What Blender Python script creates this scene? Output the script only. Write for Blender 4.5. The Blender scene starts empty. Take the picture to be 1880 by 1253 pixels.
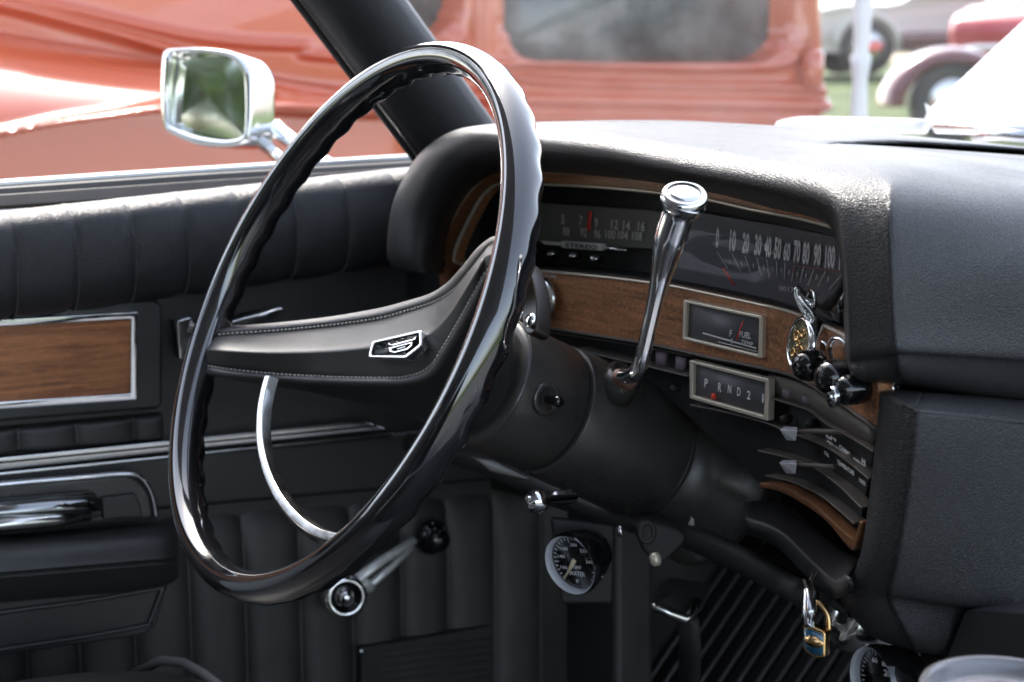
import bpy, bmesh, math, random
from mathutils import Vector, Matrix, noise
R_ = math.radians
random.seed(7)
SC = bpy.context.scene
COL = SC.collection

# ------------------------------------------------------------------ camera, sky, sun, exposure
YAW, PITCH, FPX = R_(32), R_(10), 2900.0
CAM = Vector((0.59, -0.423, 1.095))
FW = Vector((-math.cos(YAW)*math.cos(PITCH), math.sin(YAW)*math.cos(PITCH), -math.sin(PITCH)))
RT = Vector((math.sin(YAW), math.cos(YAW), 0))
UP = RT.cross(FW)
cd = bpy.data.cameras.new("camera"); cam = bpy.data.objects.new("camera", cd); COL.objects.link(cam)
cam.matrix_world = Matrix(((RT.x, UP.x, -FW.x, CAM.x), (RT.y, UP.y, -FW.y, CAM.y), (RT.z, UP.z, -FW.z, CAM.z), (0, 0, 0, 1)))
cd.sensor_width = 36; cd.lens = 36*FPX/1880; cd.clip_start = .02; cd.clip_end = 600
cd.dof.use_dof = True; cd.dof.focus_distance = 1.04; cd.dof.aperture_fstop = 8.5
SC.camera = cam
W = bpy.data.worlds.new("World"); SC.world = W; W.use_nodes = True
wn = W.node_tree.nodes; sky = wn.new("ShaderNodeTexSky"); sky.sky_type = 'NISHITA'; sky.sun_disc = False
SUN_EL, SUN_AZ = R_(46), R_(-78)      # azimuth measured from +y towards +x
sky.sun_elevation = SUN_EL; sky.sun_rotation = SUN_AZ; sky.air_density = 1.0; sky.dust_density = 2.5; sky.ozone_density = 1.0
hs_ = wn.new('ShaderNodeHueSaturation'); hs_.inputs['Saturation'].default_value = .62   # thin bright cloud: a paler sky
W.node_tree.links.new(sky.outputs[0], hs_.inputs['Color']); W.node_tree.links.new(hs_.outputs[0], wn["Background"].inputs[0]); wn["Background"].inputs[1].default_value = 0.15
sl = bpy.data.lights.new("sun", 'SUN'); sl.energy = 1.2; sl.angle = R_(14); sl.color = (1, .96, .9)
sun = bpy.data.objects.new("sun", sl); COL.objects.link(sun)
sd = Vector((math.sin(SUN_AZ)*math.cos(SUN_EL), math.cos(SUN_AZ)*math.cos(SUN_EL), math.sin(SUN_EL)))
sun.rotation_euler = sd.to_track_quat('Z', 'Y').to_euler(); sun.location = (0, 0, 6)
SC.view_settings.view_transform = 'Standard'; SC.view_settings.look = 'None'; SC.view_settings.gamma = 1
SC.view_settings.exposure = 2.05
SC.cycles.max_bounces = 8; SC.cycles.transparent_max_bounces = 16; SC.cycles.sample_clamp_indirect = 8
SC.cycles.use_denoising = True

# ------------------------------------------------------------------ measuring: sight line of a photo point met with a plane of the car
def ray(px, py): return FW + RT*((px-940)/FPX) + UP*((626.5-py)/FPX)
def onax(px, py, ax, v):
    d = ray(px, py); return CAM + d*((v-CAM[ax])/d[ax])
def onpl(px, py, P, n):
    d = ray(px, py); return CAM + d*((P-CAM).dot(n)/d.dot(n))
def at(px, py, d): return CAM + ray(px, py)*d
def sm(t): t = max(0, min(1, t)); return t*t*(3-2*t)
def dashy(px): return .30 - .085*sm((px-1400)/220)     # the instrument face wraps towards the driver at its right end
def D(px, py, dy=0): return onax(px, py, 1, dashy(px)+dy)
def X(px, py, x=-.76): return onax(px, py, 0, x)
def Y(px, py, y): return onax(px, py, 1, y)

# ------------------------------------------------------------------ materials
MATS = {}
def base_mat(name):
    m = bpy.data.materials.new(name); m.use_nodes = True; MATS[name] = m
    return m, m.node_tree.nodes, m.node_tree.links, m.node_tree.nodes["Principled BSDF"]
def mat(name, col, rough=.5, metal=0, coat=0, spec=.5, bump=None, var=0, rvar=0, vscale=30, dust=0, emit=None, trans=0, ior=1.45):
    m, N, L, b = base_mat(name)
    b.inputs['Base Color'].default_value = (*col, 1); b.inputs['Roughness'].default_value = rough
    b.inputs['Metallic'].default_value = metal; b.inputs['Coat Weight'].default_value = coat
    b.inputs['Coat Roughness'].default_value = .04; b.inputs['Specular IOR Level'].default_value = spec
    b.inputs['Transmission Weight'].default_value = trans; b.inputs['IOR'].default_value = ior
    tc = N.new('ShaderNodeTexCoord')
    if var or rvar or dust:
        nz = N.new('ShaderNodeTexNoise'); nz.inputs['Scale'].default_value = vscale; nz.inputs['Detail'].default_value = 5
        L.new(tc.outputs['Object'], nz.inputs['Vector'])
        if var:
            mr = N.new('ShaderNodeMapRange'); mr.inputs[3].default_value = 1-var; mr.inputs[4].default_value = 1+var
            mr.inputs[1].default_value = .3; mr.inputs[2].default_value = .7
            mx = N.new('ShaderNodeVectorMath'); mx.operation = 'SCALE'; mx.inputs[0].default_value = col
            L.new(nz.outputs[0], mr.inputs[0]); L.new(mr.outputs[0], mx.inputs['Scale']); L.new(mx.outputs[0], b.inputs['Base Color'])
        if rvar:
            mr = N.new('ShaderNodeMapRange'); mr.inputs[1].default_value = .3; mr.inputs[2].default_value = .7
            mr.inputs[3].default_value = max(.02, rough-rvar); mr.inputs[4].default_value = rough+rvar
            L.new(nz.outputs[0], mr.inputs[0]); L.new(mr.outputs[0], b.inputs['Roughness'])
        if dust:      # specks of lint and a thin film of dust with shapes of their own
            n2 = N.new('ShaderNodeTexVoronoi'); n2.inputs['Scale'].default_value = 170; L.new(tc.outputs['Object'], n2.inputs['Vector'])
            cr = N.new('ShaderNodeMapRange'); cr.inputs[1].default_value = .05; cr.inputs[2].default_value = .11; cr.inputs[3].default_value = 1; cr.inputs[4].default_value = 0
            L.new(n2.outputs['Distance'], cr.inputs[0])
            n3 = N.new('ShaderNodeTexWhiteNoise'); L.new(n2.outputs['Position'], n3.inputs['Vector'])
            gt = N.new('ShaderNodeMath'); gt.operation = 'GREATER_THAN'; gt.inputs[1].default_value = .93; L.new(n3.outputs['Value'], gt.inputs[0])
            mu = N.new('ShaderNodeMath'); mu.operation = 'MULTIPLY'; L.new(cr.outputs[0], mu.inputs[0]); L.new(gt.outputs[0], mu.inputs[1])
            m3 = N.new('ShaderNodeMapRange'); m3.inputs[1].default_value = .45; m3.inputs[2].default_value = .75; m3.inputs[4].default_value = .12*dust
            L.new(nz.outputs[0], m3.inputs[0])
            ad = N.new('ShaderNodeMath'); ad.operation = 'MULTIPLY_ADD'; ad.inputs[1].default_value = .5*dust; L.new(mu.outputs[0], ad.inputs[0]); L.new(m3.outputs[0], ad.inputs[2])
            mix = N.new('ShaderNodeMix'); mix.data_type = 'RGBA'; mix.inputs[6].default_value = (*col, 1); mix.inputs[7].default_value = (.3, .27, .24, 1)
            L.new(ad.outputs[0], mix.inputs[0]); L.new(mix.outputs[2], b.inputs['Base Color'])
    if bump:
        kind, sc, st, dist = bump
        bp = N.new('ShaderNodeBump'); bp.inputs['Strength'].default_value = st; bp.inputs['Distance'].default_value = dist
        if kind == 'grain':
            nz = N.new('ShaderNodeTexNoise'); nz.inputs['Scale'].default_value = sc*.35; L.new(tc.outputs['Object'], nz.inputs['Vector'])
            va = N.new('ShaderNodeVectorMath'); va.operation = 'MULTIPLY_ADD'; va.inputs[1].default_value = (1.2/sc,)*3
            L.new(nz.outputs['Color'], va.inputs[0]); L.new(tc.outputs['Object'], va.inputs[2])
            v = N.new('ShaderNodeTexVoronoi'); v.feature = 'DISTANCE_TO_EDGE'; v.inputs['Scale'].default_value = sc
            L.new(va.outputs[0], v.inputs['Vector'])
            mr = N.new('ShaderNodeMapRange'); mr.inputs[1].default_value = 0; mr.inputs[2].default_value = .28; L.new(v.outputs['Distance'], mr.inputs[0])
            L.new(mr.outputs[0], bp.inputs['Height'])
        else:
            nz = N.new('ShaderNodeTexNoise'); nz.inputs['Scale'].default_value = sc; nz.inputs['Detail'].default_value = 4
            L.new(tc.outputs['Object'], nz.inputs['Vector']); L.new(nz.outputs[0], bp.inputs['Height'])
        L.new(bp.outputs[0], b.inputs['Normal'])
    if emit:
        b.inputs['Emission Color'].default_value = (*emit[0], 1); b.inputs['Emission Strength'].default_value = emit[1]
    return m
def wood_mat(name, axis, dark, light, rough=.38, across=260, along=14, pores=1.0):
    m, N, L, b = base_mat(name)
    tc = N.new('ShaderNodeTexCoord'); mp = N.new('ShaderNodeMapping'); s = [across]*3; s[axis] = along
    mp.inputs['Scale'].default_value = s; L.new(tc.outputs['Object'], mp.inputs[0])
    n1 = N.new('ShaderNodeTexNoise'); n1.inputs['Scale'].default_value = 1; n1.inputs['Detail'].default_value = 5; n1.inputs['Distortion'].default_value = .6
    L.new(mp.outputs[0], n1.inputs['Vector'])
    mp2 = N.new('ShaderNodeMapping'); s2 = [across*4.5]*3; s2[axis] = along*22; mp2.inputs['Scale'].default_value = s2; L.new(tc.outputs['Object'], mp2.inputs[0])
    n2 = N.new('ShaderNodeTexNoise'); n2.inputs['Scale'].default_value = .6; n2.inputs['Detail'].default_value = 2; L.new(mp2.outputs[0], n2.inputs['Vector'])
    cr = N.new('ShaderNodeValToRGB'); cr.color_ramp.elements[0].position = .32; cr.color_ramp.elements[1].position = .68
    cr.color_ramp.elements[0].color = (*dark, 1); cr.color_ramp.elements[1].color = (*light, 1); L.new(n1.outputs[0], cr.inputs[0])
    mr = N.new('ShaderNodeMapRange'); mr.inputs[1].default_value = .5; mr.inputs[2].default_value = .68; mr.inputs[3].default_value = 0; mr.inputs[4].default_value = .6*pores
    L.new(n2.outputs[0], mr.inputs[0])
    mix = N.new('ShaderNodeMix'); mix.data_type = 'RGBA'; mix.inputs[7].default_value = (*[c*1.9 for c in light], 1)
    L.new(mr.outputs[0], mix.inputs[0]); L.new(cr.outputs[0], mix.inputs[6]); L.new(mix.outputs[2], b.inputs['Base Color'])
    bp = N.new('ShaderNodeBump'); bp.inputs['Strength'].default_value = .3; bp.inputs['Distance'].default_value = .0003
    L.new(n2.outputs[0], bp.inputs['Height']); L.new(bp.outputs[0], b.inputs['Normal']); b.inputs['Roughness'].default_value = rough
    return m
VIN = mat('black_vinyl', (.028, .028, .031), .36, spec=.5, bump=('grain', 620, .38, .0006), rvar=.09, vscale=9, dust=.15)
VIN2 = mat('grained_vinyl', (.032, .032, .034), .40, bump=('grain', 680, .55, .0007), rvar=.05, vscale=14, dust=.15)
VINS = mat('smooth_vinyl', (.030, .030, .031), .36, bump=('grain', 900, .22, .0004), rvar=.07, vscale=12)
VINLOW = mat('dull_vinyl', (.030, .029, .029), .42, bump=('grain', 900, .3, .0004), var=.25, vscale=25)
LEATH = mat('pad_vinyl', (.060, .058, .056), .36, bump=('grain', 1100, .3, .0004), rvar=.06, vscale=20)
GLOSS = mat('gloss_black', (.006, .006, .007), .10, coat=.6, rvar=.03, vscale=40)
GLOSSW = mat('gloss_rim', (.008, .008, .010), .11, coat=.4, bump=('noise', 260, .05, .0004), rvar=.07, vscale=45, dust=.1)
COLM = mat('column_plastic', (.045, .042, .039), .33, bump=('noise', 900, .15, .0003), rvar=.12, vscale=22, dust=.7)
BLK = mat('matte_black', (.018, .018, .018), .6, var=.3, vscale=60, dust=.25)
DUSTY = mat('dusty_black_plastic', (.11, .097, .085), .45, var=.35, vscale=40, dust=.8)
RUB = mat('rubber', (.035, .035, .035), .55, bump=('noise', 400, .2, .0004))
CHR = mat('chrome', (.82, .83, .84), .09, metal=1, rvar=.05, vscale=70, bump=('noise', 160, .03, .0005))
CHRD = mat('chrome_satin', (.72, .72, .70), .2, metal=1, rvar=.06, vscale=80)
GOLDT = mat('champagne_trim', (.78, .70, .57), .33, metal=.45, rvar=.04, vscale=40)
BRASS = mat('brass', (.70, .45, .2), .22, metal=1, rvar=.08, vscale=200)
STEEL = mat('steel_band', (.55, .56, .58), .2, metal=1, rvar=.05, vscale=60)
WOOD = wood_mat('walnut_trim', 0, (.17, .070, .033), (.42, .185, .085), across=240, along=20, pores=.8)
WOODD = wood_mat('door_walnut', 1, (.20, .068, .025), (.52, .20, .075), across=220, along=10, pores=.25)
GLOSSW.node_tree.nodes['Principled BSDF'].inputs['Coat IOR'].default_value = 1.9; GLOSSW.node_tree.nodes['Principled BSDF'].inputs['Coat Weight'].default_value = 1
for m_ in (VINS, COLM, VINLOW, LEATH): m_.node_tree.nodes['Principled BSDF'].inputs['Specular IOR Level'].default_value = .8
WHT = mat('lettering_white', (.80, .80, .78), .5)
LET = mat('lettering_grey', (.70, .69, .66), .5)
LETD = mat('lettering_dim', (.60, .58, .52), .5)
RED = mat('needle_red', (.75, .06, .04), .4)
REDB = mat('pointer_red', (.9, .08, .04), .4)
DIAL = mat('dial_black', (.10, .097, .108), .5)
DIALR = mat('radio_face', (.14, .137, .125), .5)
BLUEE = mat('blue_enamel', (.015, .075, .13), .15, coat=1)
THREAD = mat('thread', (.55, .53, .5), .7)
WPAINT = mat('white_paint', (.80, .81, .82), .25, coat=.5)
WPLAS = mat('white_matte', (.75, .76, .77), .5)
RUST = mat('rust', (.07, .03, .02), .8, var=.5, vscale=400)
def glass(name, dustv=.0, tint=(1, 1, 1), gl=1.0):
    m = bpy.data.materials.new(name); m.use_nodes = True; N = m.node_tree.nodes; L = m.node_tree.links; N.clear()
    o = N.new('ShaderNodeOutputMaterial'); t = N.new('ShaderNodeBsdfTransparent'); t.inputs[0].default_value = (*tint, 1)
    g = N.new('ShaderNodeBsdfGlossy'); g.inputs['Roughness'].default_value = .02
    lw = N.new('ShaderNodeLayerWeight'); pw_ = N.new('ShaderNodeMath'); pw_.operation = 'POWER'; pw_.inputs[1].default_value = 5; L.new(lw.outputs['Facing'], pw_.inputs[0])
    ml = N.new('ShaderNodeMath'); ml.operation = 'MULTIPLY_ADD'; ml.inputs[1].default_value = .8*gl; ml.inputs[2].default_value = .03*gl; L.new(pw_.outputs[0], ml.inputs[0])
    mx = N.new('ShaderNodeMixShader'); L.new(ml.outputs[0], mx.inputs[0]); L.new(t.outputs[0], mx.inputs[1]); L.new(g.outputs[0], mx.inputs[2])
    out = mx
    if dustv:
        tc = N.new('ShaderNodeTexCoord'); n1 = N.new('ShaderNodeTexNoise'); n1.inputs['Scale'].default_value = 5; n1.inputs['Detail'].default_value = 9; n1.inputs['Roughness'].default_value = .7
        L.new(tc.outputs['Object'], n1.inputs['Vector'])
        mr = N.new('ShaderNodeMapRange'); mr.inputs[1].default_value = .35; mr.inputs[2].default_value = .75; mr.inputs[3].default_value = dustv*.3; mr.inputs[4].default_value = dustv*3.2
        L.new(n1.outputs[0], mr.inputs[0])
        v = N.new('ShaderNodeTexVoronoi'); v.inputs['Scale'].default_value = 120; L.new(tc.outputs['Object'], v.inputs['Vector'])
        m2 = N.new('ShaderNodeMapRange'); m2.inputs[1].default_value = .03; m2.inputs[2].default_value = .06; m2.inputs[3].default_value = .12; m2.inputs[4].default_value = 0
        L.new(v.outputs['Distance'], m2.inputs[0])
        ad = N.new('ShaderNodeMath'); ad.operation = 'ADD'; L.new(mr.outputs[0], ad.inputs[0]); L.new(m2.outputs[0], ad.inputs[1])
        df = N.new('ShaderNodeBsdfDiffuse'); df.inputs[0].default_value = (.85, .85, .82, 1)
        tl = N.new('ShaderNodeBsdfTranslucent'); tl.inputs[0].default_value = (.85, .85, .82, 1)
        m0 = N.new('ShaderNodeMixShader'); L.new(df.outputs[0], m0.inputs[1]); L.new(tl.outputs[0], m0.inputs[2])
        m3 = N.new('ShaderNodeMixShader'); L.new(ad.outputs[0], m3.inputs[0]); L.new(mx.outputs[0], m3.inputs[1]); L.new(m0.outputs[0], m3.inputs[2]); out = m3
    L.new(out.outputs[0], o.inputs[0]); return m
WSH = glass('windshield_glass', .02, gl=.55)
ALU = mat('brushed_plate', (.62, .62, .60), .35, metal=.25)
GLS = glass('gauge_glass', 0, (.96, .96, .98), .28)
PLASTIC = mat('clear_plastic', (.95, .96, 1), .06, trans=.92, ior=1.42)

# ------------------------------------------------------------------ things, parts, mesh helpers
THINGS = {}
def thing(name, label, cat, loc, group=None):
    o = bpy.data.objects.new(name, None); COL.objects.link(o); o.location = loc; o.empty_display_size = .05
    o['label'] = label; o['category'] = cat
    if group: o['group'] = group
    return o
def root_loc(p):
    while p and p.parent: p = p.parent
    return Vector(p.location) if p else Vector((0, 0, 0))
def build(name, vs, fs, m, parent=None, smooth=True, bevel=0, ang=40, solid=0, origin=None, segs=2, soff=-1, label=None, mids=None):
    off = root_loc(parent) if parent else (Vector(origin) if origin is not None else Vector((0, 0, 0)))
    me = bpy.data.meshes.new(name)
    me.from_pydata([tuple(Vector(v)-off) for v in vs], [], fs)
    ms = m if isinstance(m, (list, tuple)) else [m]
    for k in ms: me.materials.append(k)
    if mids: me.polygons.foreach_set('material_index', mids)
    bm = bmesh.new(); bm.from_mesh(me)
    bmesh.ops.remove_doubles(bm, verts=bm.verts, dist=1e-6)
    bmesh.ops.recalc_face_normals(bm, faces=bm.faces); bm.to_mesh(me); bm.free()
    o = bpy.data.objects.new(name, me); COL.objects.link(o)
    if parent: o.parent = parent
    else: o.location = off
    for p in me.polygons: p.use_smooth = smooth
    if solid:
        md = o.modifiers.new('s', 'SOLIDIFY'); md.thickness = solid; md.offset = soff
    if bevel:
        md = o.modifiers.new('b', 'BEVEL'); md.width = bevel; md.segments = segs; md.limit_method = 'ANGLE'; md.angle_limit = R_(ang)
    if smooth and (bevel or solid):
        try:
            md = o.modifiers.new('w', 'WEIGHTED_NORMAL'); md.keep_sharp = True
        except Exception: pass
    if label: o['label'] = label
    return o
def crs(P, n, closed=False):
    P = [Vector(p) for p in P]; out = []
    k = len(P); segs = k if closed else k-1
    for i in range(segs):
        if closed: a, b, c, d = P[(i-1) % k], P[i], P[(i+1) % k], P[(i+2) % k]
        else: a, b, c, d = P[max(i-1, 0)], P[i], P[i+1], P[min(i+2, k-1)]
        for j in range(n):
            t = j/n
            out.append(.5*((2*b)+(c-a)*t+(2*a-5*b+4*c-d)*t*t+(3*b-a-3*c+d)*t**3))
    if not closed: out.append(P[-1])
    return out
def resample(P, n):
    L = [0]
    for i in range(1, len(P)): L.append(L[-1]+(P[i]-P[i-1]).length)
    out = []; j = 0
    for i in range(n):
        s = L[-1]*i/(n-1)
        while j < len(P)-2 and L[j+1] < s: j += 1
        d = L[j+1]-L[j]; t = (s-L[j])/d if d > 1e-9 else 0
        out.append(P[j].lerp(P[j+1], max(0, min(1, t))))
    return out
def px2(P): return [Vector((p[0], p[1], 0)) for p in P]
def grid(rows):
    n, m = len(rows), len(rows[0]); vs = [p for r in rows for p in r]
    fs = [(i*m+j, i*m+j+1, (i+1)*m+j+1, (i+1)*m+j) for i in range(n-1) for j in range(m-1)]
    return vs, fs
def surf(rows, su=5, sv=5):
    rr = [crs(r, sv) for r in rows]
    cols = [crs([rr[i][j] for i in range(len(rr))], su) for j in range(len(rr[0]))]
    return grid([[cols[j][i] for j in range(len(cols))] for i in range(len(cols[0]))])
def merge(*gs):
    V, F = [], []
    for vs, fs in gs:
        o = len(V); V += list(vs); F += [tuple(i+o for i in f) for f in fs]
    return V, F
def tube_g(P, r, sides=10, flat=1.0, ref=None, caps=True, closed=False, wdir=None):
    P = [Vector(p) for p in P]; n = len(P); V = []; F = []
    ref = Vector(ref) if ref else Vector((.3, .2, .93))
    for i, p in enumerate(P):
        t = (P[(i+1) % n]-P[i-1]) if closed else (P[min(i+1, n-1)]-P[max(i-1, 0)])
        t.normalize(); a = ref-t*ref.dot(t)
        if a.length < 1e-4: a = Vector((1, 0, 0))-t*t.x
        a.normalize(); b = t.cross(a)
        ri = r[i] if isinstance(r, (list, tuple)) else r
        for k in range(sides):
            an = 2*math.pi*k/sides; V.append(p+a*math.cos(an)*ri*flat+b*math.sin(an)*ri)
    m = n if closed else n-1
    for i in range(m):
        for k in range(sides):
            F.append((i*sides+k, i*sides+(k+1) % sides, ((i+1) % n)*sides+(k+1) % sides, ((i+1) % n)*sides+k))
    if caps and not closed:
        F.append(tuple(range(sides))); F.append(tuple((n-1)*sides+k for k in range(sides)))
    return V, F
def axes(ax, ref=(0, 0, 1)):
    ax = Vector(ax).normalized(); ref = Vector(ref)
    if abs(ax.dot(ref)) > .98: ref = Vector((0, 1, 0))
    u = (ref-ax*ref.dot(ax)).normalized(); return u, ax.cross(u), ax
def lathe_g(c, ax, prof, seg=32, sx=1, sy=1, a0=0, a1=2*math.pi, ref=(0, 0, 1), caps=(1, 1)):
    u, v, w = axes(ax, ref); c = Vector(c); V = []; F = []; full = abs(a1-a0-2*math.pi) < 1e-6
    n = seg if full else seg+1
    for r, h in prof:
        for k in range(n):
            a = a0+(a1-a0)*k/seg; V.append(c+u*math.cos(a)*r*sx+v*math.sin(a)*r*sy+w*h)
    for i in range(len(prof)-1):
        for k in range(seg):
            k2 = (k+1) % n; F.append((i*n+k, i*n+k2, (i+1)*n+k2, (i+1)*n+k))
    if full:
        if caps[0] and prof[0][0] > 1e-5: F.append(tuple(range(n)))
        if caps[1] and prof[-1][0] > 1e-5: F.append(tuple((len(prof)-1)*n+k for k in range(n)))
    return V, F
def prism_g(P, d):
    P = [Vector(p) for p in P]; d = Vector(d); n = len(P)
    return P+[p+d for p in P], [tuple(range(n)), tuple(range(2*n-1, n-1, -1))]+[(i, (i+1) % n, n+(i+1) % n, n+i) for i in range(n)]
def frame_g(O, I, d):
    O = [Vector(p) for p in O]; I = [Vector(p) for p in I]; d = Vector(d); n = len(O)
    V = O+I+[p+d for p in O]+[p+d for p in I]; F = []
    for i in range(n):
        j = (i+1) % n
        F += [(i, j, n+j, n+i), (2*n+i, 3*n+i, 3*n+j, 2*n+j), (i, 2*n+i, 2*n+j, j), (n+i, n+j, 3*n+j, 3*n+i)]
    return V, F
def ribbon_g(A, B, n, d):
    A = resample(A, n); B = resample(B, n); d = Vector(d); V = A+B+[p+d for p in A]+[p+d for p in B]; F = []
    for i in range(n-1):
        j = i+1
        F += [(i, j, n+j, n+i), (2*n+i, 3*n+i, 3*n+j, 2*n+j), (i, 2*n+i, 2*n+j, j), (n+i, n+j, 3*n+j, 3*n+i)]
    F += [(0, n, 3*n, 2*n), (n-1, 3*n-1, 4*n-1, 2*n-1)]
    return V, F
def box_g(c, sx, sy, sz, rot=None):
    M = rot or Matrix.Identity(3); c = Vector(c)
    V = [c+M @ Vector((x*sx/2, y*sy/2, z*sz/2)) for x in (-1, 1) for y in (-1, 1) for z in (-1, 1)]
    return V, [(0, 1, 3, 2), (4, 6, 7, 5), (0, 4, 5, 1), (2, 3, 7, 6), (0, 2, 6, 4), (1, 5, 7, 3)]
def spx(P, n=6, closed=False): return [(v.x, v.y) for v in crs(px2(P), n, closed)]
def rrect(P, r, n=4):
    P = px2(P); out = []; k = len(P)
    for i in range(k):
        a, b, c = P[i-1], P[i], P[(i+1) % k]; u = (a-b).normalized()*r; v = (c-b).normalized()*r
        for j in range(n+1):
            t = j/n; out.append((b+u)*(1-t)**2+2*b*t*(1-t)+(b+v)*t*t)
    return [(p.x, p.y) for p in out]
_tc = {}
def text_g(s, p0, p1, p2, bold=0.0):
    """letters filling the parallelogram p0 (bottom left) p1 (bottom right) p2 (top left)"""
    key = (s, bold)
    if key not in _tc:
        cu = bpy.data.curves.new('t', 'FONT'); cu.body = s; cu.resolution_u = 2; cu.offset = bold; cu.extrude = 0
        ob = bpy.data.objects.new('t', cu); COL.objects.link(ob)
        dg = bpy.context.evaluated_depsgraph_get(); me = bpy.data.meshes.new_from_object(ob.evaluated_get(dg))
        vs = [v.co.copy() for v in me.vertices]; fs = [tuple(p.vertices) for p in me.polygons]
        bpy.data.objects.remove(ob); bpy.data.curves.remove(cu); bpy.data.meshes.remove(me)
        _tc[key] = (vs, fs)
    vs, fs = _tc[key]
    x0 = min(v.x for v in vs); x1 = max(v.x for v in vs); y0 = min(v.y for v in vs); y1 = max(v.y for v in vs)
    U = Vector(p1)-Vector(p0); V = Vector(p2)-Vector(p0)
    return [Vector(p0)+U*((v.x-x0)/(x1-x0))+V*((v.y-y0)/max(1e-6, y1-y0)) for v in vs], fs
def tx(s, x0, y0, x1, y1, h, fn, slant=0, bold=0.0):
    """text with baseline (x0,y0)-(x1,y1) and height h, photo points, laid on fn"""
    return text_g(s, fn(x0, y0), fn(x1, y1), fn(x0+slant, y0-h), bold)

# ------------------------------------------------------------------ 1. ground
def gz(x, y):
    d = math.hypot(x+.4, y); return .95*sm((d-5)/17) + .02*noise.noise(Vector((x*.3, y*.3, 0)))
gr = mat('grass', (.085, .125, .03), .8, var=.5, vscale=3, bump=('noise', 60, .8, .03))
rows = []
rad = [0, 1.5, 3, 5, 7, 9, 12, 15, 18, 22, 26, 32, 45, 80, 160, 400]
for r in rad: rows.append([Vector((-.4+r*math.cos(a), r*math.sin(a), gz(-.4+r*math.cos(a), r*math.sin(a)))) for a in [2*math.pi*k/64 for k in range(65)]])
v, f = grid(rows); g = build('ground', v, f, gr); g['kind'] = 'structure'

gv = mat('gravel', (.17, .171, .173), .9, var=.35, vscale=25, bump=('noise', 90, .8, .02))  # gravel sheet added so the chrome reflects grey ground instead of green grass
rows = []
for r in (0, 1.5, 3, 5, 6.5, 8): rows.append([Vector((-.4+r*1.25*math.cos(a), r*math.sin(a), gz(-.4+r*1.25*math.cos(a), r*math.sin(a))+.012)) for a in [2*math.pi*k/64 for k in range(65)]])
v, f = grid(rows); g = build('added_gravel', v, f, gv); g['kind'] = 'structure'

# ------------------------------------------------------------------ 2. the car's own body
body = thing('car_body', 'white car body around the cabin, with black windscreen pillar, cowl, windscreen and raised bonnet', 'car', (0, 0.4, 0))
# windscreen pillar, black padded
pb, pt = Vector((-.705, .325, 1.02)), Vector((-.700, .215, 1.150))
ax = (pt-pb).normalized()
P = [pb-ax*.12, pb-ax*.05, pb, pb.lerp(pt, .5), pt, pt+ax*.08, pt+ax*.2, pt+ax*.31]
wdir = RT.copy(); wdir = (wdir-ax*wdir.dot(ax)).normalized()
V_, F_ = [], []
n2 = ax.cross(wdir)
SEC = [(-1, -.55), (-.97, .1), (-.85, .5), (-.6, .8), (-.2, .97), (.25, 1), (.65, .8), (.9, .45), (1, 0), (.96, -.5), (.6, -.8), (-.6, -.8)]
rs = []
sgn = 1 if n2.dot(CAM-pb) > 0 else -1
for i, p in enumerate(P):
    w = .040
    rs.append([p+wdir*a*w+n2*sgn*b*.026 for a, b in SEC])
for r in rs: V_ += r
m = len(SEC)
F_ = [(i*m+k, i*m+(k+1) % m, (i+1)*m+(k+1) % m, (i+1)*m+k) for i in range(len(P)-1) for k in range(m)]+[tuple(range(m)), tuple((len(P)-1)*m+k for k in range(m))]
build('windscreen_pillar', V_, F_, VIN, body)
build('pillar_seal', *tube_g([p-wdir*.0425+n2*sgn*-.008 for p in P], .006, 8), RUB, body)
build('pillar_bead', *tube_g([p-wdir*.0405+n2*sgn*.010 for p in P], .0022, 8), VINS, body)
# roof and headliner (above the frame)
roof = []
for yy, zz in ((-1.9, 1.28), (-1.5, 1.36), (-.9, 1.40), (-.3, 1.40), (.02, 1.375)):
    roof.append([Vector((xx, yy, zz-.05*(abs(xx)/.66)**4)) for xx in (-.66, -.5, -.25, 0, .25, .5, .66)])
build('roof_panel', *surf(roof, 3, 3), WPAINT, body, solid=.03, soff=0)
# rear quarter, rear panel
build('rear_bulkhead', *box_g((0, -1.75, .75), 1.4, .06, 1.0), VINS, body, bevel=.02)
build('rear_quarter', *box_g((.80, -1.3, .80), .06, 1.1, 1.0), VINS, body, bevel=.02)
build('rear_quarter', *box_g((-.86, -1.5, .80), .06, .7, 1.0), VINS, body, bevel=.02)
build('floor_pan', *box_g((0, -.35, .235), 1.5, 1.9, .04), BLK, body, bevel=.01)
build('sill_panel', *box_g((-.83, .0, .30), .06, 2.6, .22), WPAINT, body, bevel=.01)
build('firewall', *box_g((0, .86, .62), 1.5, .03, .66), BLK, body)
build('kick_panel', *box_g((-.79, .70, .60), .03, .62, .76), VINLOW, body)
build('front_fender', *box_g((-.87, 1.25, .66), .10, 1.5, .62), WPAINT, body, bevel=.05, segs=4)
# cowl panel: white strip ahead of the dash, seen through the windscreen
def cw(px, py, y=.78): return Y(px, py, y)
row_b = [cw(1415, 262, .74), cw(1500, 262, .74), cw(1880, 302, .72), cw(2100, 320, .70)]
zc = 1.012
cowl = [[Vector((x, y, z-.02*(x/.8)**2)) for x in (-.80, -.6, -.4, -.2, 0, .2, .4, .8)] for y, z in ((.70, 1.000), (.74, 1.006), (.80, 1.014), (.88, 1.018), (.95, 1.016))]
build('cowl_panel', *surf(cowl, 3, 3), WPAINT, body, solid=.01)
build('windscreen_gasket', *tube_g([Vector((x, .70-.25*(abs(x)/.72)**3, 1.005-.02*(x/.8)**2)) for x in [-.70+.1*k for k in range(15)]], .007, 8), RUB, body)
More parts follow.
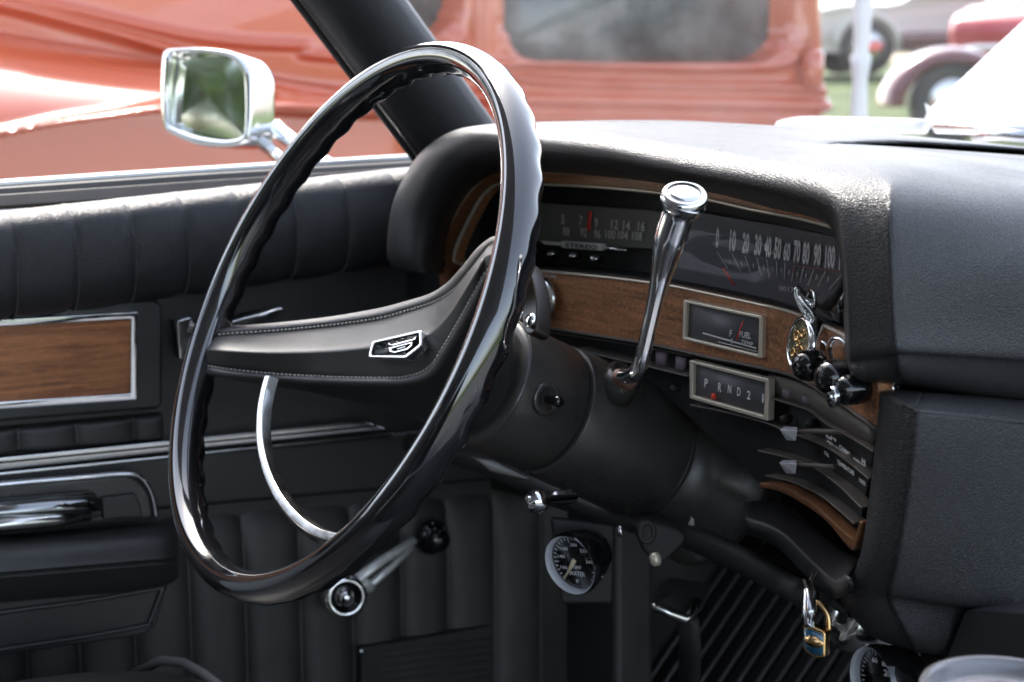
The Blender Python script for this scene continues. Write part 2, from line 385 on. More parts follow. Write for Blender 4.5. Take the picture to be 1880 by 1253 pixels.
# windscreen glass
ws = []
for t in (0, .25, .5, .75, 1):
    r = []
    for k in range(13):
        x = -.70+1.4*k/12; q = abs(x)/.72
        y0 = .71-.30*q**3; y1 = .06-.05*q**2
        r.append(Vector((x*(1-.05*t), y0+(y1-y0)*t, .995+(1.37-.995)*t)))
    ws.append(r)
build('windscreen', *surf(ws, 2, 2), WSH, body, solid=.004)
# raised white bonnet hinged ahead of the cowl
hc = Y(1712, 222, .93)
def hd(px, py, t): return at(px, py, t)
hs = []
dirn = Vector((0, math.cos(R_(38)), math.sin(R_(38))))
e = Y(1880, 62, .93+.30)
slope = (e-hc)
for s in (0, .5, 1, 2.2, 3.4):
    base = hc+slope*s
    hs.append([base+Vector((dx, 0, .03*math.sin(min(1, dx/1.4)*math.pi))) for dx in (0, .03, .35, .75, 1.1, 1.4)])
build('raised_bonnet', *surf(hs, 3, 3), WPAINT, body, solid=.025, soff=0, bevel=.006)
# wiper lying on the cowl
wp = thing('windscreen_wiper', 'white wiper arm and blade lying along the base of the windscreen', 'wiper', Y(1700, 240, .80))
A = crs([Y(1425, 236, .80), Y(1470, 228, .80), Y(1550, 229, .80), Y(1700, 233, .80)], 5)
build('wiper_blade', *tube_g(A, [.003]+[.006]*(len(A)-2)+[.006], 8, flat=1.3), WPLAS, wp)
build('wiper_arm', *tube_g([Y(1722, 234, .79), Y(1800, 236, .78), Y(1960, 240, .77)], .0065, 10), CHRD, wp)
build('wiper_pivot', *tube_g([Y(1790, 252, .76), Y(1840, 247, .76), Y(1900, 252, .76)], .006, 8), STEEL, wp)
build('rubber_strip', *tube_g([Y(1300, 251, .70), Y(1380, 255, .69), Y(1450, 258, .685)], .005, 8), RUB, wp)
# toe board with ribbed mat
tp = Vector((0, .56, .36)); tn = Vector((0, -.72, .69)).normalized()
fm = thing('floor_mat', 'black ribbed rubber mat on the toe board behind the pedals', 'floor mat', (-.35, .5, .3))
td = Vector((0, .69, .72)).normalized()
a = onpl(1132, 1200, tp, tn).x
V_, F_ = merge(box_g(Vector((-.3, .56, .36))-tn*.012, 1.0, .9, .02, Matrix((Vector((1, 0, 0)), td, tn)).transposed()))
build('mat_base', V_, F_, BLK, fm)
ribs = []
for k in range(-14, 30):
    x = a+.004+k*.0235
    ribs.append(tube_g([Vector((x, .56, .36))-td*.38+tn*.002, Vector((x, .56, .36))+td*.36+tn*.002], .0026, 6))
build('mat_ribs', *merge(*ribs), VINLOW, fm)
build('side_duct', *prism_g([Y(*q, .50) for q in ((1030, 930), (1130, 930), (1132, 1330), (1040, 1330))], (0, .05, 0)), VINLOW, body, bevel=.008, segs=3)

# ------------------------------------------------------------------ 3. driver's door
door = thing('driver_door', "black pleated vinyl inside of the driver's door with wood inlay, chrome strips and armrest", 'car door', (-.8, 0, .3))
def roll_x(py_t):   # t 0 top .. 1 bottom of the padded roll
    return 0
top = [(-200, 392), (0, 376), (250, 357), (480, 338), (755, 318), (900, 306)]
def lerp_poly(P, x):
    for i in range(len(P)-1):
        if x <= P[i+1][0] or i == len(P)-2:
            a, b = P[i], P[i+1]; t = (x-a[0])/(b[0]-a[0]); return a[1]+(b[1]-a[1])*t
zt = X(300, 353, -.775).z
# padded roll: cross-section in x,z swept along y with pleat grooves
prof = [(-.770, .000), (-.754, .0015), (-.741, -.0015), (-.731, -.009), (-.726, -.020), (-.7240, -.035), (-.7245, -.050), (-.727, -.064), (-.732, -.076), (-.738, -.084), (-.746, -.089), (-.757, -.092)]
z0 = X(375, 350, -.765).z
seams = [X(q, 500, -.72).y for q in (-70, 33, 147, 253, 352, 452, 552, 648, 742, 835, 930)]
ys = []
for i in range(len(seams)-1):
    a_, b_ = seams[i], seams[i+1]; w = b_-a_
    ys += [a_, a_+w*.03, a_+w*.08, a_+w*.2, a_+w*.4, a_+w*.6, a_+w*.8, a_+w*.92, a_+w*.97]
ys.append(seams[-1]); ys = [seams[0]-.3, seams[0]-.02]+ys
def groove(y, amp=.0022):
    i = min(range(len(seams)), key=lambda k: abs(seams[k]-y)); d = abs(seams[i]-y)
    return -amp*math.exp(-(d/.0035)**2)-amp*.35*math.exp(-(d/.012)**2)
pr = crs([Vector((p[0], 0, p[1])) for p in prof], 3)
rows = []
for y in ys:
    zz = z0+(y-.09)*.06; gv = groove(y); r = []
    for i, p in enumerate(pr):
        nx = pr[min(i+1, len(pr)-1)]-pr[max(i-1, 0)]; nn = Vector((nx.z, 0, -nx.x)).normalized()
        if nn.x < 0 and nn.z < 0: nn = -nn
        q = Vector((p.x, y, zz+p.z))+(-nn if nn.x < 0 else nn)*gv*sm(i/9)
        r.append(q)
    rows.append(r)
build('padded_roll', *grid(rows), VIN, door, solid=.01, soff=-1)
st = []
for s in seams[1:]:
    for k in range(24):
        i0 = 14+k*.75
        if i0 >= len(pr)-2: break
        p = pr[int(i0)].lerp(pr[int(i0)+1], i0 % 1); zz = z0+(s-.09)*.06
        q = Vector((p.x-.0009, s+.0012, zz+p.z)); st.append(box_g(q, .0009, .0006, .0022))
build('roll_stitching', *merge(*st), mat('dark_thread', (.11, .105, .10), .7), door)
# window sill: bright strip, rubber, channel
def dl(P, x): return [X(p[0], p[1], x) for p in P]
build('sill_trim', *ribbon_g(dl([(-150, 344), (0, 333), (380, 308), (775, 284), (900, 277)], -.80), dl([(-150, 356), (0, 346), (380, 320), (775, 297), (900, 290)], -.80), 20, (-.02, 0, 0)), mat('bright_sill', (.80, .80, .79), .3, metal=.4), door, bevel=.002)
build('sill_rubber', *ribbon_g(dl([(-150, 354), (0, 345), (380, 319), (775, 296), (900, 288)], -.79), dl([(-150, 376), (0, 366), (380, 340), (775, 312), (900, 304)], -.782), 20, (-.01, 0, 0)), RUB, door, bevel=.0015)
build('sill_channel', *ribbon_g(dl([(-150, 366), (0, 357), (380, 331), (775, 305), (900, 297)], -.778), dl([(-150, 388), (0, 379), (380, 354), (775, 325), (900, 317)], -.770), 20, (-.006, 0, -.004)), DUSTY, door, bevel=.001)
build('outer_skin', *box_g((-.90, -.1, .66), .06, 1.9, .62), WPAINT, door, bevel=.02)
# backing panel of the door
def quadbox(P, x, d=-.02, m=VINLOW, nm='p', bv=.003, par=None, **k):
    return build(nm, *prism_g([X(a, b, x) for a, b in P], (d, 0, 0)), m, par or door, bevel=bv, **k)
quadbox([(-400, 520), (1000, 430), (1000, 1800), (-400, 1800)], -.768, -.03, VINLOW, 'door_card')
quadbox([(-300, 578), (282, 550), (300, 560), (300, 745), (290, 752), (-300, 800)], -.757, -.02, VINS, 'inlay_surround', .004)
quadbox([(-300, 617), (240, 585), (240, 728), (-300, 762)], -.752, -.02, WOODD, 'wood_inlay', .0008)
build('inlay_frame', *frame_g([X(*p, -.748) for p in rrect([(-320, 606), (255, 572), (253, 736), (-320, 775)], 5)], [X(*p, -.748) for p in rrect([(-300, 618), (240, 587), (239, 723), (-300, 757)], 3)], (-.012, 0, 0)), CHR, door, bevel=.0015)
# pleats under the inlay
def pleats(nm, x0, px_seams, ytop, ybot, xp, bulge=.006, m=VINLOW, parent=None):
    rows = []; yys = []
    for i in range(len(px_seams)-1):
        for t in (0, .03, .08, .2, .35, .5, .65, .8, .92, .97): yys.append((px_seams[i]+(px_seams[i+1]-px_seams[i])*t, t))
    yys.append((px_seams[-1], 0))
    for pxx, t in yys:
        h = bulge*(1-(2*t-1)**4) if t else 0; r = []
        zt_, zb_ = X(pxx, ytop(pxx), xp).z, X(pxx, ybot(pxx), xp).z; yv = X(pxx, (ytop(pxx)+ybot(pxx))/2, xp).y
        for k in range(13):
            u = k/12; e_ = 1-(2*u-1)**8
            r.append(Vector((xp-.006+(h+.006)*e_, yv, zt_+(zb_-zt_)*u)))
        rows.append(r)
    return build(nm, *grid(rows), m, parent or door, solid=.006)
pleats('upper_pleats', 0, [-180, -72, 33, 140, 245, 300], lambda x: 786-.09*x, lambda x: 836-.09*x, -.760, .005, VINLOW)
# chrome strips
def strip(nm, T, B, x, m, d=-.01, bv=.0015): build(nm, *ribbon_g(dl(T, x), dl(B, x), 24, (d, 0, 0)), m, door, bevel=bv)
strip('bright_strip', [(-200, 860), (0, 841), (350, 806), (670, 774)], [(-200, 884), (0, 863), (350, 826), (712, 789)], -.752, CHRD)
strip('strip_groove', [(-200, 862), (0, 849), (350, 814), (690, 781)], [(-200, 868), (0, 852), (350, 817), (694, 784)], -.7505, BLK, -.004, .0003)
strip('lower_bead', [(-200, 888), (0, 868), (350, 833), (725, 795)], [(-200, 896), (0, 876), (350, 839), (725, 800)], -.752, CHRD)
quadbox([(-300, 890), (900, 780), (900, 885), (-300, 992)], -.756, -.015, VINS, 'smooth_band', .006)
# door pull lever high on the door
lv = build('lock_lever', *surf([[X(385, 590, -.735), X(430, 578, -.715), X(485, 566, -.70), X(515, 560, -.70)], [X(385, 606, -.725), X(430, 592, -.705), X(485, 578, -.69), X(519, 568, -.695)], [X(385, 622, -.735), X(430, 606, -.715), X(485, 590, -.70), X(515, 577, -.70)]], 4, 4), CHR, door, solid=.006)
build('lever_bracket', *prism_g([X(*p, -.735) for p in rrect([(325, 590), (352, 582), (352, 650), (330, 662)], 6)], (-.02, 0, 0)), CHR, door, bevel=.003)
build('lever_stem', *tube_g([X(345, 600, -.738), X(400, 608, -.735)], .006, 10), CHR, door)
# latch handle in its bezel
hb = build('latch_bezel', *prism_g([X(*p, -.742) for p in rrect([(-200, 905), (245, 868), (282, 905), (290, 955), (-200, 1000)], 20)], (-.014, 0, 0)), mat('satin_bezel', (.09, .09, .092), .25, metal=.4, rvar=.06), door, bevel=.005, segs=3)
A = [X(*p, -.738) for p in spx([(-200, 908), (0, 889), (150, 876), (235, 870), (262, 880), (280, 910), (288, 950)], 5)]
build('bezel_trim', *tube_g(A, .0035, 8, flat=.6), CHR, hb)
build('latch_pocket', *prism_g([X(*p, -.741) for p in rrect([(-200, 930), (170, 900), (186, 925), (186, 950), (-200, 975)], 12)], (.003, 0, 0)), GLOSS, hb, bevel=.0012)
build('latch_handle', *tube_g([X(-100, 945, -.735), X(10, 937, -.732), X(90, 930, -.728), X(150, 926, -.728), X(178, 925, -.735)], [.009, .010, .0105, .0105, .008], 12, flat=.8), mat('dark_chrome', (.30, .31, .32), .1, metal=1, rvar=.05), hb)
build('latch_lip', *tube_g([X(-60, 972, -.726), X(14, 962, -.722), X(100, 954, -.722), X(165, 948, -.73)], [.004, .006, .006, .004], 10), CHRD, hb)
build('handle_block', *prism_g([X(*p, -.736) for p in rrect([(186, 915), (250, 907), (258, 925), (262, 950), (190, 955)], 6)], (-.012, 0, 0)), VINS, hb, bevel=.003)
# armrest
xa = -.70
def AR(px, py, x=xa): return X(px, py, x)
ar_rows = []
for px_, dx in ((-250, 0), (-100, 0), (0, 0), (100, 0), (200, 0), (270, 0), (312, .004), (328, .02)):
    k = -.085*px_
    def q(y, x): return X(px_, y+k, x-dx)
    e_ = 0 if px_ < 300 else (6 if px_ < 320 else 16)
    ar_rows.append([q(984-e_*.3, -.752), q(990, -.735), q(1000+e_*.5, -.712), q(1020+e_*.4, -.700), q(1044, -.694), q(1052, -.692), q(1056, -.697), q(1060, -.692), q(1068, -.695), q(1088, -.705), q(1104-e_, -.722), q(1108-e_*1.5, -.745)])
build('armrest_pad', *surf(ar_rows, 5, 3), VINS, door, solid=.004)
build('armrest_base', *prism_g([X(*p, -.735) for p in rrect([(-250, 1120), (312, 1062), (288, 1150), (262, 1168), (-250, 1240)], 10)], (-.03, 0, 0)), VINS, door, bevel=.0025, smooth=False)
build('armrest_piping', *tube_g([X(*p, -.733) for p in spx([(-250, 1166), (0, 1125), (150, 1105), (292, 1081), (296, 1085), (275, 1142), (268, 1148), (150, 1170), (0, 1193), (-250, 1235)], 5)], .0022, 8), VINS, door)
# lower pleats of the door
pleats('lower_pleats', 0, [-320, -220, -130, -42, 50, 148, 250, 352, 453, 553, 648, 737, 822, 907, 990], lambda x: 985-.085*x if x < 300 else 968-.078*x, lambda x: 1500, -.764, .008, VINLOW)
# window crank
pk = X(790, 985, -.752)
crank = build('window_crank', *merge(tube_g([X(652, 1066, -.712), X(700, 1030, -.72), X(760, 992, -.735)], [.0054, .0050, .0046], 12, flat=.7), tube_g([X(676, 1078, -.714), X(715, 1044, -.722), X(757, 1003, -.735)], [.0038, .0038, .0036], 8), tube_g([X(640, 1082, -.715), X(668, 1070, -.713), X(680, 1080, -.715)], .006, 8)), mat('satin_arm', (.80, .80, .80), .32, metal=.35, rvar=.05), door)
build('crank_knob', *lathe_g(X(636, 1098, -.702), Vector((1, -.25, .12)), [(0.0000, -0.0299), (0.0159, -0.0299), (0.0201, -0.0253), (0.0201, -0.0196), (0.0181, -0.0172), (0.0210, -0.0138), (0.0217, -0.0069), (0.0201, -0.0023), (0.0177, 0.0000), (0.0152, 0.0006), (0.0128, -0.0029), (0.0085, -0.0034), (0.0073, 0.0000), (0.0043, 0.0034), (0.0000, 0.0040)], 36), CHR, crank)
build('knob_inset', *lathe_g(X(636, 1098, -.702), Vector((1, -.25, .12)), [(0.0156, 0.0005), (0.0085, -0.0025)], 32, caps=(0, 0)), GLOSS, crank)
build('crank_pivot', *lathe_g(pk, (1, 0, 0), [(0.016, 0), (.018, .006), (.014, .01), (.011, .011), (.012, .020), (.009, .024), (0, .025)], 28), GLOSS, crank)
# speaker grille low on the door
quadbox([(664, 1190), (905, 1150), (905, 1500), (664, 1500)], -.748, -.012, BLK, 'speaker_grille', .003)
sg = [ribbon_g(dl([(672, y_), (900, y_-36)], -.746), dl([(672, y_+5), (900, y_-31)], -.746), 2, (-.003, 0, 0)) for y_ in range(1206, 1320, 14)]
build('grille_slats', *merge(*sg), RUB, door)
build('grille_screw', *lathe_g(X(663, 1196, -.745), (1, 0, 0), [(.003, 0), (.0025, .002), (0, .0025)], 12), CHR, door)
# mirror
mh = thing('side_mirror', 'chrome rectangular wing mirror reflecting trees, on an arm outside the window', 'side mirror', X(450, 300, -.86))
n_m = (RT*-.45-UP*.02-FW*.9).normalized()      # way the glass looks
mc = at(395, 180, 1.66)
def M(px, py, h=0): return onpl(px, py, mc+n_m*h, n_m)
outl = spx([(298, 110), (305, 93), (330, 89), (380, 90), (430, 99), (455, 130), (458, 180), (456, 240), (450, 262), (415, 270), (360, 265), (315, 246), (300, 228), (296, 170)], 4, True)
inl = spx([(317, 118), (322, 100), (345, 95), (380, 96), (422, 106), (446, 135), (451, 180), (450, 235), (444, 252), (412, 258), (360, 250), (322, 236), (309, 222), (310, 165)], 4, True)
O0 = [M(*p) for p in outl]; I0 = [M(*p) for p in inl]; I1 = [M(*p, -.012) for p in inl]
cen = sum(O0, Vector())/len(O0); n = len(O0)
back = []
for s_, h_ in ((1.01, -.003), (1.012, -.008), (1.005, -.040), (.985, -.047), (.93, -.051), (.4, -.056)):
    back.append([cen+(p-cen)*s_+n_m*h_+RT*.0 for p in O0])
V_ = I1+I0+O0; 
for b_ in back: V_ += b_
F_ = []
for k in range(7-0):
    if k < 2+len(back)-0:
        for i in range(n): F_.append((k*n+i, k*n+(i+1) % n, (k+1)*n+(i+1) % n, (k+1)*n+i))
F_.append(tuple((2+len(back))*n+i for i in range(n)))
build('mirror_housing', V_, F_, CHR, mh)
mg = mat('mirror_glass', (.80, .83, .74), .10, metal=1)
V_, F_ = [], []
rr_ = []
for s_ in (0.001, .25, .5, .75, 1.03): rr_.append([cen+n_m*(-.012+.0035*(1-s_*s_))+(p-n_m*0-cen-n_m*-.012)*s_ for p in I1+[I1[0]]])
build('mirror_pane', *grid(rr_), mg, mh)
build('mirror_arm', *tube_g(crs([mc+RT*.035-UP*.025-n_m*.05, at(530, 255, 1.66), at(600, 300, 1.62), at(640, 320, 1.60)], 5), [.014]*6+[.012]*10, 12, flat=.6), CHR, mh)
build('arm_strut', *tube_g([at(480, 262, 1.66), at(515, 290, 1.64), at(540, 330, 1.62)], .007, 10), CHRD, mh)

# ------------------------------------------------------------------ 4. dashboard
dash = thing('dashboard', 'black padded dashboard with brow over a woodgrain instrument panel, seen from the passenger side', 'dashboard', (-.35, .3, .6))
def S(*pts): return [Y(*p) for p in pts]
def wback(st, y1=.5, y2=.72, dz=(-.004, -.022)):
    p = st[-1]; return st+[Vector((p.x-.01, y1, p.z+dz[0])), Vector((p.x-.02, y2, p.z+dz[1]))]
stn = []
def lft(st):
    p = st[-1]; return st+[p+Vector((-.012, .05, -.006)), p+Vector((-.01, .3, -.02))]
stn.append(lft(S((815, 502, .31), (792, 503, .24), (765, 500, .222), (738, 494, .222), (716, 486, .235))))
stn.append(lft(S((815, 485, .31), (790, 480, .24), (760, 474, .218), (728, 466, .218), (708, 460, .235))))
stn.append(lft(S((826, 420, .31), (800, 410, .24), (766, 400, .22), (733, 390, .22), (716, 384, .235))))
stn.append(lft(S((850, 372, .31), (825, 356, .24), (790, 338, .22), (758, 326, .22), (742, 322, .236))))
stn.append(lft(S((878, 338, .31), (858, 316, .24), (825, 290, .222), (795, 277, .222), (780, 272, .24))))
stn.append(wback(S((915, 316, .31), (900, 298, .24), (872, 262, .225), (850, 246, .23), (838, 240, .26))))
stn.append(wback(S((945, 314, .31), (935, 297, .24), (922, 260, .225), (915, 240, .235), (908, 228, .28))))
stn.append(wback(S((985, 314, .31), (985, 300, .24), (985, 268, .225), (985, 243, .24), (985, 229, .30))))
stn.append(wback(S((1100, 322, .31), (1100, 308, .24), (1100, 280, .225), (1100, 252, .24), (1105, 237, .30))))
stn.append(wback(S((1200, 333, .31), (1200, 321, .24), (1200, 299, .225), (1200, 268, .24), (1212, 249, .30))))
stn.append(wback(S((1310, 352, .31), (1310, 340, .24), (1310, 320, .225), (1312, 286, .24), (1335, 266, .30))))
stn.append(S((1410, 378, .305), (1408, 362, .24), (1408, 341, .222), (1416, 305, .235), (1462, 281, .30), (1590, 266, .46), (1760, 272, .72)))
stn.append(S((1480, 396, .295), (1478, 382, .235), (1482, 362, .215), (1498, 326, .222), (1560, 296, .27), (1720, 288, .42), (1960, 296, .66)))
stn.append(S((1524, 415, .29), (1524, 407, .23), (1530, 392, .21), (1543, 362, .208), (1625, 322, .235), (1800, 322, .36), (2050, 335, .55)))
stn.append(S((1541, 450, .285), (1545, 450, .225), (1551, 447, .205), (1560, 428, .203), (1642, 376, .213), (1860, 374, .32), (2080, 380, .46)))
stn.append(S((1550, 530, .28), (1554, 530, .225), (1560, 530, .203), (1568, 520, .201), (1646, 480, .205), (1875, 470, .30), (2080, 475, .42)))
stn.append(S((1553, 610, .28), (1556, 610, .225), (1562, 610, .203), (1571, 606, .201), (1652, 600, .203), (1880, 600, .298), (2080, 606, .40)))
stn.append(S((1553, 640, .28), (1556, 642, .225), (1562, 646, .203), (1576, 644, .201), (1657, 640, .203), (1880, 654, .297), (2080, 668, .40)))
stn.append(S((1554, 655, .28), (1557, 660, .225), (1563, 664, .205), (1578, 662, .204), (1658, 648, .206), (1880, 663, .302), (2080, 678, .40)))
stn.append(S((1560, 678, .28), (1564, 683, .225), (1570, 688, .21), (1592, 696, .21), (1664, 698, .222), (1880, 730, .325), (2080, 758, .42)))
stn.append(S((1560, 684, .29), (1564, 689, .28), (1570, 694, .28), (1592, 702, .28), (1664, 706, .30), (1880, 742, .40), (2080, 768, .46)))
stn = [q[:4]+[q[3].lerp(q[4], .9 if i_ > 13 else .7), q[4].lerp(q[5], .035 if i_ > 13 else .2)]+q[5:] for i_, q in enumerate(stn)]
build('dash_pad', *surf(stn, 6, 5), VIN, dash, solid=.003, soff=0)
# structure behind: closes the pod
build('pod_backing', *prism_g([Vector(p) for p in ((-.70, .42, .72), (.0, .42, .72), (.0, .42, 1.0), (-.70, .42, 1.0))], (0, .02, 0)), BLK, dash)
build('pod_side', *prism_g([D(*p, .004) for p in ((730, 485), (815, 480), (815, 600), (740, 600))], (0, .05, 0)), VINS, dash, bevel=.003)
# lower right pad
lp = []
lp.append(S((1626, 718, .28), (1645, 719, .275), (1700, 724, .28), (1880, 738, .35), (2080, 756, .44)))
lp.append(S((1622, 722, .222), (1643, 722, .225), (1700, 727, .24), (1880, 741, .322), (2080, 758, .42)))
lp.append(S((1621, 726, .214), (1642, 734, .208), (1690, 755, .205), (1880, 773, .295), (2080, 790, .39)))
lp.append(S((1620, 732, .213), (1641, 742, .206), (1692, 763, .203), (1880, 781, .293), (2080, 798, .39)))
lp.append(S((1613, 800, .212), (1634, 806, .205), (1688, 826, .203), (1880, 844, .293), (2080, 860, .39)))
lp.append(S((1602, 900, .211), (1624, 906, .205), (1676, 922, .206), (1880, 944, .295), (2080, 960, .39)))
lp.append(S((1588, 1000, .210), (1612, 1006, .206), (1660, 1024, .210), (1880, 1050, .298), (2080, 1066, .39)))
lp.append(S((1573, 1050, .212), (1598, 1062, .210), (1646, 1086, .215), (1880, 1118, .302), (2080, 1135, .39)))
lp.append(S((1562, 1078, .216), (1592, 1092, .214), (1645, 1100, .224), (1880, 1136, .315), (2080, 1155, .40)))
lp.append(S((1545, 1098, .222), (1600, 1160, .235), (1690, 1190, .25), (1880, 1222, .34), (2080, 1240, .43)))
lp.append(S((1548, 1094, .30), (1604, 1158, .30), (1694, 1186, .32), (1880, 1218, .41), (2080, 1236, .46)))
lp = [q[:2]+[q[1].lerp(q[2], .88), q[2].lerp(q[3], .04)]+q[3:] for q in lp]
build('lower_pad', *surf(lp, 5, 5), VIN2, dash, solid=.003, soff=0)
build('pad_piping', *tube_g([Y(a_, b_, c_) for a_, b_, c_ in [(1622, 724, .212), (1614, 800, .2115), (1603, 900, .2105), (1589, 1000, .2095), (1575, 1048, .211), (1560, 1080, .214), (1545, 1093, .218), (1530, 1096, .222)]], .0013, 8), VIN2, dash)
# glovebox / console panel bottom right
build('glove_door', *prism_g([Y(*p, .262) for p in rrect([(1772, 1120), (2000, 1134), (2000, 1300), (1700, 1300)], 10)], (0, .03, 0)), VINS, dash, bevel=.004, segs=3)
build('under_panel', *prism_g([Y(*p, .30) for p in [(1690, 1195), (1740, 1210), (1738, 1300), (1660, 1300)]], (0, .02, 0)), BLK, dash, bevel=.002)
# instrument woodgrain: lower board, top strip, left strip
fr_in = spx([(852, 486), (836, 482), (833, 470), (846, 434), (879, 370), (903, 344), (925, 336)], 5)
fr_in_top = spx([(925, 336), (987, 338), (1100, 344), (1215, 355), (1300, 367), (1380, 385), (1470, 402), (1532, 418), (1550, 424)], 4)
fr_out = spx([(812, 560), (806, 500), (812, 453), (824, 415), (848, 372), (877, 336), (905, 317), (925, 313)], 5)
fr_out_top = spx([(925, 313), (987, 316), (1100, 321), (1217, 331), (1295, 345), (1400, 365), (1496, 386), (1545, 400)], 4)
def rb(nm, A, B, n, dy0, th, m, bv=.0008, par=None): return build(nm, *ribbon_g([D(*p, dy0) for p in A], [D(*p, dy0) for p in B], n, (0, th, 0)), m, par or dash, bevel=bv)
wl_top = spx([(830, 486), (900, 490), (985, 497), (1100, 508), (1220, 523), (1300, 539), (1380, 556), (1460, 576), (1551, 616), (1612, 650)], 4)
wl_bot = spx([(806, 572), (900, 585), (991, 600), (1118, 620), (1202, 634), (1300, 656), (1380, 672), (1455, 690), (1502, 715), (1560, 752), (1612, 790)], 4)
rb('wood_board', wl_top, wl_bot, 50, 0, .012, WOOD)
rb('wood_top_strip', fr_out_top, fr_in_top, 40, 0, .012, WOOD)
rb('wood_side_strip', fr_out, fr_in[::-1] if False else list(reversed([p for p in reversed(fr_in)])), 24, 0, .012, WOOD)
def trim(nm, P, r, dy=-.001, m=GOLDT, par=None, flat=.7): return build(nm, *tube_g([D(*p, dy) for p in P], r, 8, flat=flat), m, par or dash)
trim('top_bead', fr_out[8:]+fr_out_top[1:], .0015)
trim('inner_bead', fr_in+fr_in_top[1:], .0019)
trim('lower_bead_trim', wl_top[2:], .0017)
trim('wood_edge', wl_bot, .0018, m=DUSTY)
# dark instrument recess
rb('instrument_housing', spx([(880, 330), (987, 328), (1215, 345), (1380, 375), (1560, 420)], 4), spx([(828, 492), (985, 502), (1220, 528), (1460, 582), (1580, 630)], 4), 30, .040, .005, BLK)
rb('recess_floor', spx([(850, 486), (985, 497), (1220, 524), (1460, 577), (1552, 616)], 3), spx([(850, 478), (985, 489), (1220, 516), (1460, 569), (1552, 606)], 3), 20, .012, .03, BLK)
# radio
rd = rb('radio', [(984, 372), (1215, 388), (1224, 392)], [(940, 440), (1100, 452), (1212, 458)], 10, .034, .003, DIALR, .0005)
def Rr(px, py): return onax(px, py, 1, .332)
g = []
for s_, cx, cy in (('5', 1033, 404), ('7', 1066, 406), ('9', 1094, 410), ('12', 1128, 413), ('14', 1150, 415), ('16', 1177, 417)):
    w = 3.2*len(s_); g.append(tx(s_, cx-w, cy+7, cx+w, cy+9, 17, Rr, 1, .012))
for s_, cx, cy in (('88', 1039, 425), ('92', 1071, 427), ('96', 1096, 430), ('100', 1120, 431), ('104', 1143, 432), ('108', 1169, 434)):
    w = 3.0*len(s_); g.append(tx(s_, cx-w, cy+7, cx+w, cy+9, 16, Rr, 1, .012))
build('dial_numbers', *merge(*g), LETD, rd)
def Rn(px, py, y=.330): return onax(px, py, 1, y)
build('tuning_pointer', *prism_g([Rn(1080, 389), Rn(1085, 389), Rn(1082, 424), Rn(1077, 424)], (0, .001, 0)), RED, rd)
build('name_plate', *prism_g([Rn(*p, .318) for p in rrect([(1029, 442), (1106, 448), (1104, 461), (1030, 455)], 3)], (0, .004, 0)), ALU, rd, bevel=.0006)
build('plate_lettering', *tx('STEREO', 1038, 454, 1096, 459, 8, lambda a, b: Rn(a, b, .3172), 0, .02), BLK, rd)
build('chrome_bar', *prism_g([Rn(*p, .321) for p in ((990, 441), (1029, 445), (1029, 452), (998, 449))], (0, .004, 0)), ALU, rd, bevel=.0005)
build('chrome_bar', *tube_g([Rn(1104, 455, .322), Rn(1120, 456, .322), Rn(1150, 460, .322)], .0016, 6), CHR, rd)
for cx, cy in ((985, 464), (1020, 467), (1060, 471), (1100, 476)):
    build('preset_button', *lathe_g(Rn(cx, cy, .325), (0.1, -1, .15), [(.0052, 0), (.0056, .004), (.0048, .007), (.003, .0085), (0, .009)], 20, sx=.62, sy=1), STEEL, rd)
# speedometer
Sp = lambda px, py: onax(px, py, 1, dashy(px)+.020)
def Sq(o): return lambda px, py: onax(px, py, 1, dashy(px)+o)
sp = build('speedometer', *ribbon_g([Sq(.024)(*p) for p in spx([(1236, 380), (1340, 400), (1450, 418), (1552, 440)], 4)], [Sq(.024)(*p) for p in spx([(1210, 518), (1330, 545), (1450, 570), (1540, 596)], 4)], 20, (0, .004, 0)), DIAL, dash, bevel=.0005)
def c2(x, y): return 1180+x/4.177, 300+y/4.177
g = []
for s_, cx, ya, yb, w in (('0', 570, 490, 655, 22), ('10', 688, 510, 680, 46), ('20', 788, 530, 695, 52), ('30', 882, 545, 710, 52), ('40', 958, 560, 725, 52), ('50', 1033, 568, 740, 52), ('60', 1103, 605, 752, 50), ('70', 1180, 590, 765, 52), ('80', 1250, 605, 778, 52), ('90', 1337, 618, 790, 54), ('100', 1434, 632, 810, 74), ('110', 1540, 648, 826, 70)):
    x0, y1 = c2(cx-w/2-3, yb-3); x1, y2 = c2(cx+w/2-3, yb+5); g.append(tx(s_, x0, y1, x1, y2, (yb-ya)/4.177, Sp, 2.5, .035))
build('speed_numbers', *merge(*g), LET, sp)
def line(fn, a, b, w=1.1):
    a = Vector((*a, 0)); b = Vector((*b, 0)); n_ = (b-a).cross(Vector((0, 0, 1))).normalized()*w/2
    return prism_g([fn(*(q)[:2]) for q in (a+n_, b+n_, b-n_, a-n_)], (0, .0003, 0))
g = []
for a_, b_ in (((570, 680), (650, 810)), ((685, 695), (750, 830)), ((783, 712), (830, 850)), ((873, 727), (908, 865)), ((950, 740), (970, 880)), ((1025, 755), (1030, 888)), ((1090, 765), (1085, 893)), ((1160, 785), (1140, 905)), ((1232, 800), (1205, 918)), ((1310, 815), (1265, 935)), ((1400, 830), (1340, 948)), ((1530, 850), (1430, 965))):
    g.append(line(Sp, c2(*a_), c2(*b_), 1.1))
for a_ in ((665, 755), (757, 770), (848, 787), (928, 800), (993, 810), (1060, 825), (1120, 835), (1183, 850), (1250, 862), (1330, 875), (1420, 890)):
    p = c2(*a_); dx = (1060-a_[0])/330; g.append(line(Sp, (p[0]-dx, p[1]-4), (p[0]+dx, p[1]+4), 1.3))
build('speed_scale', *merge(*g), LETD, sp)
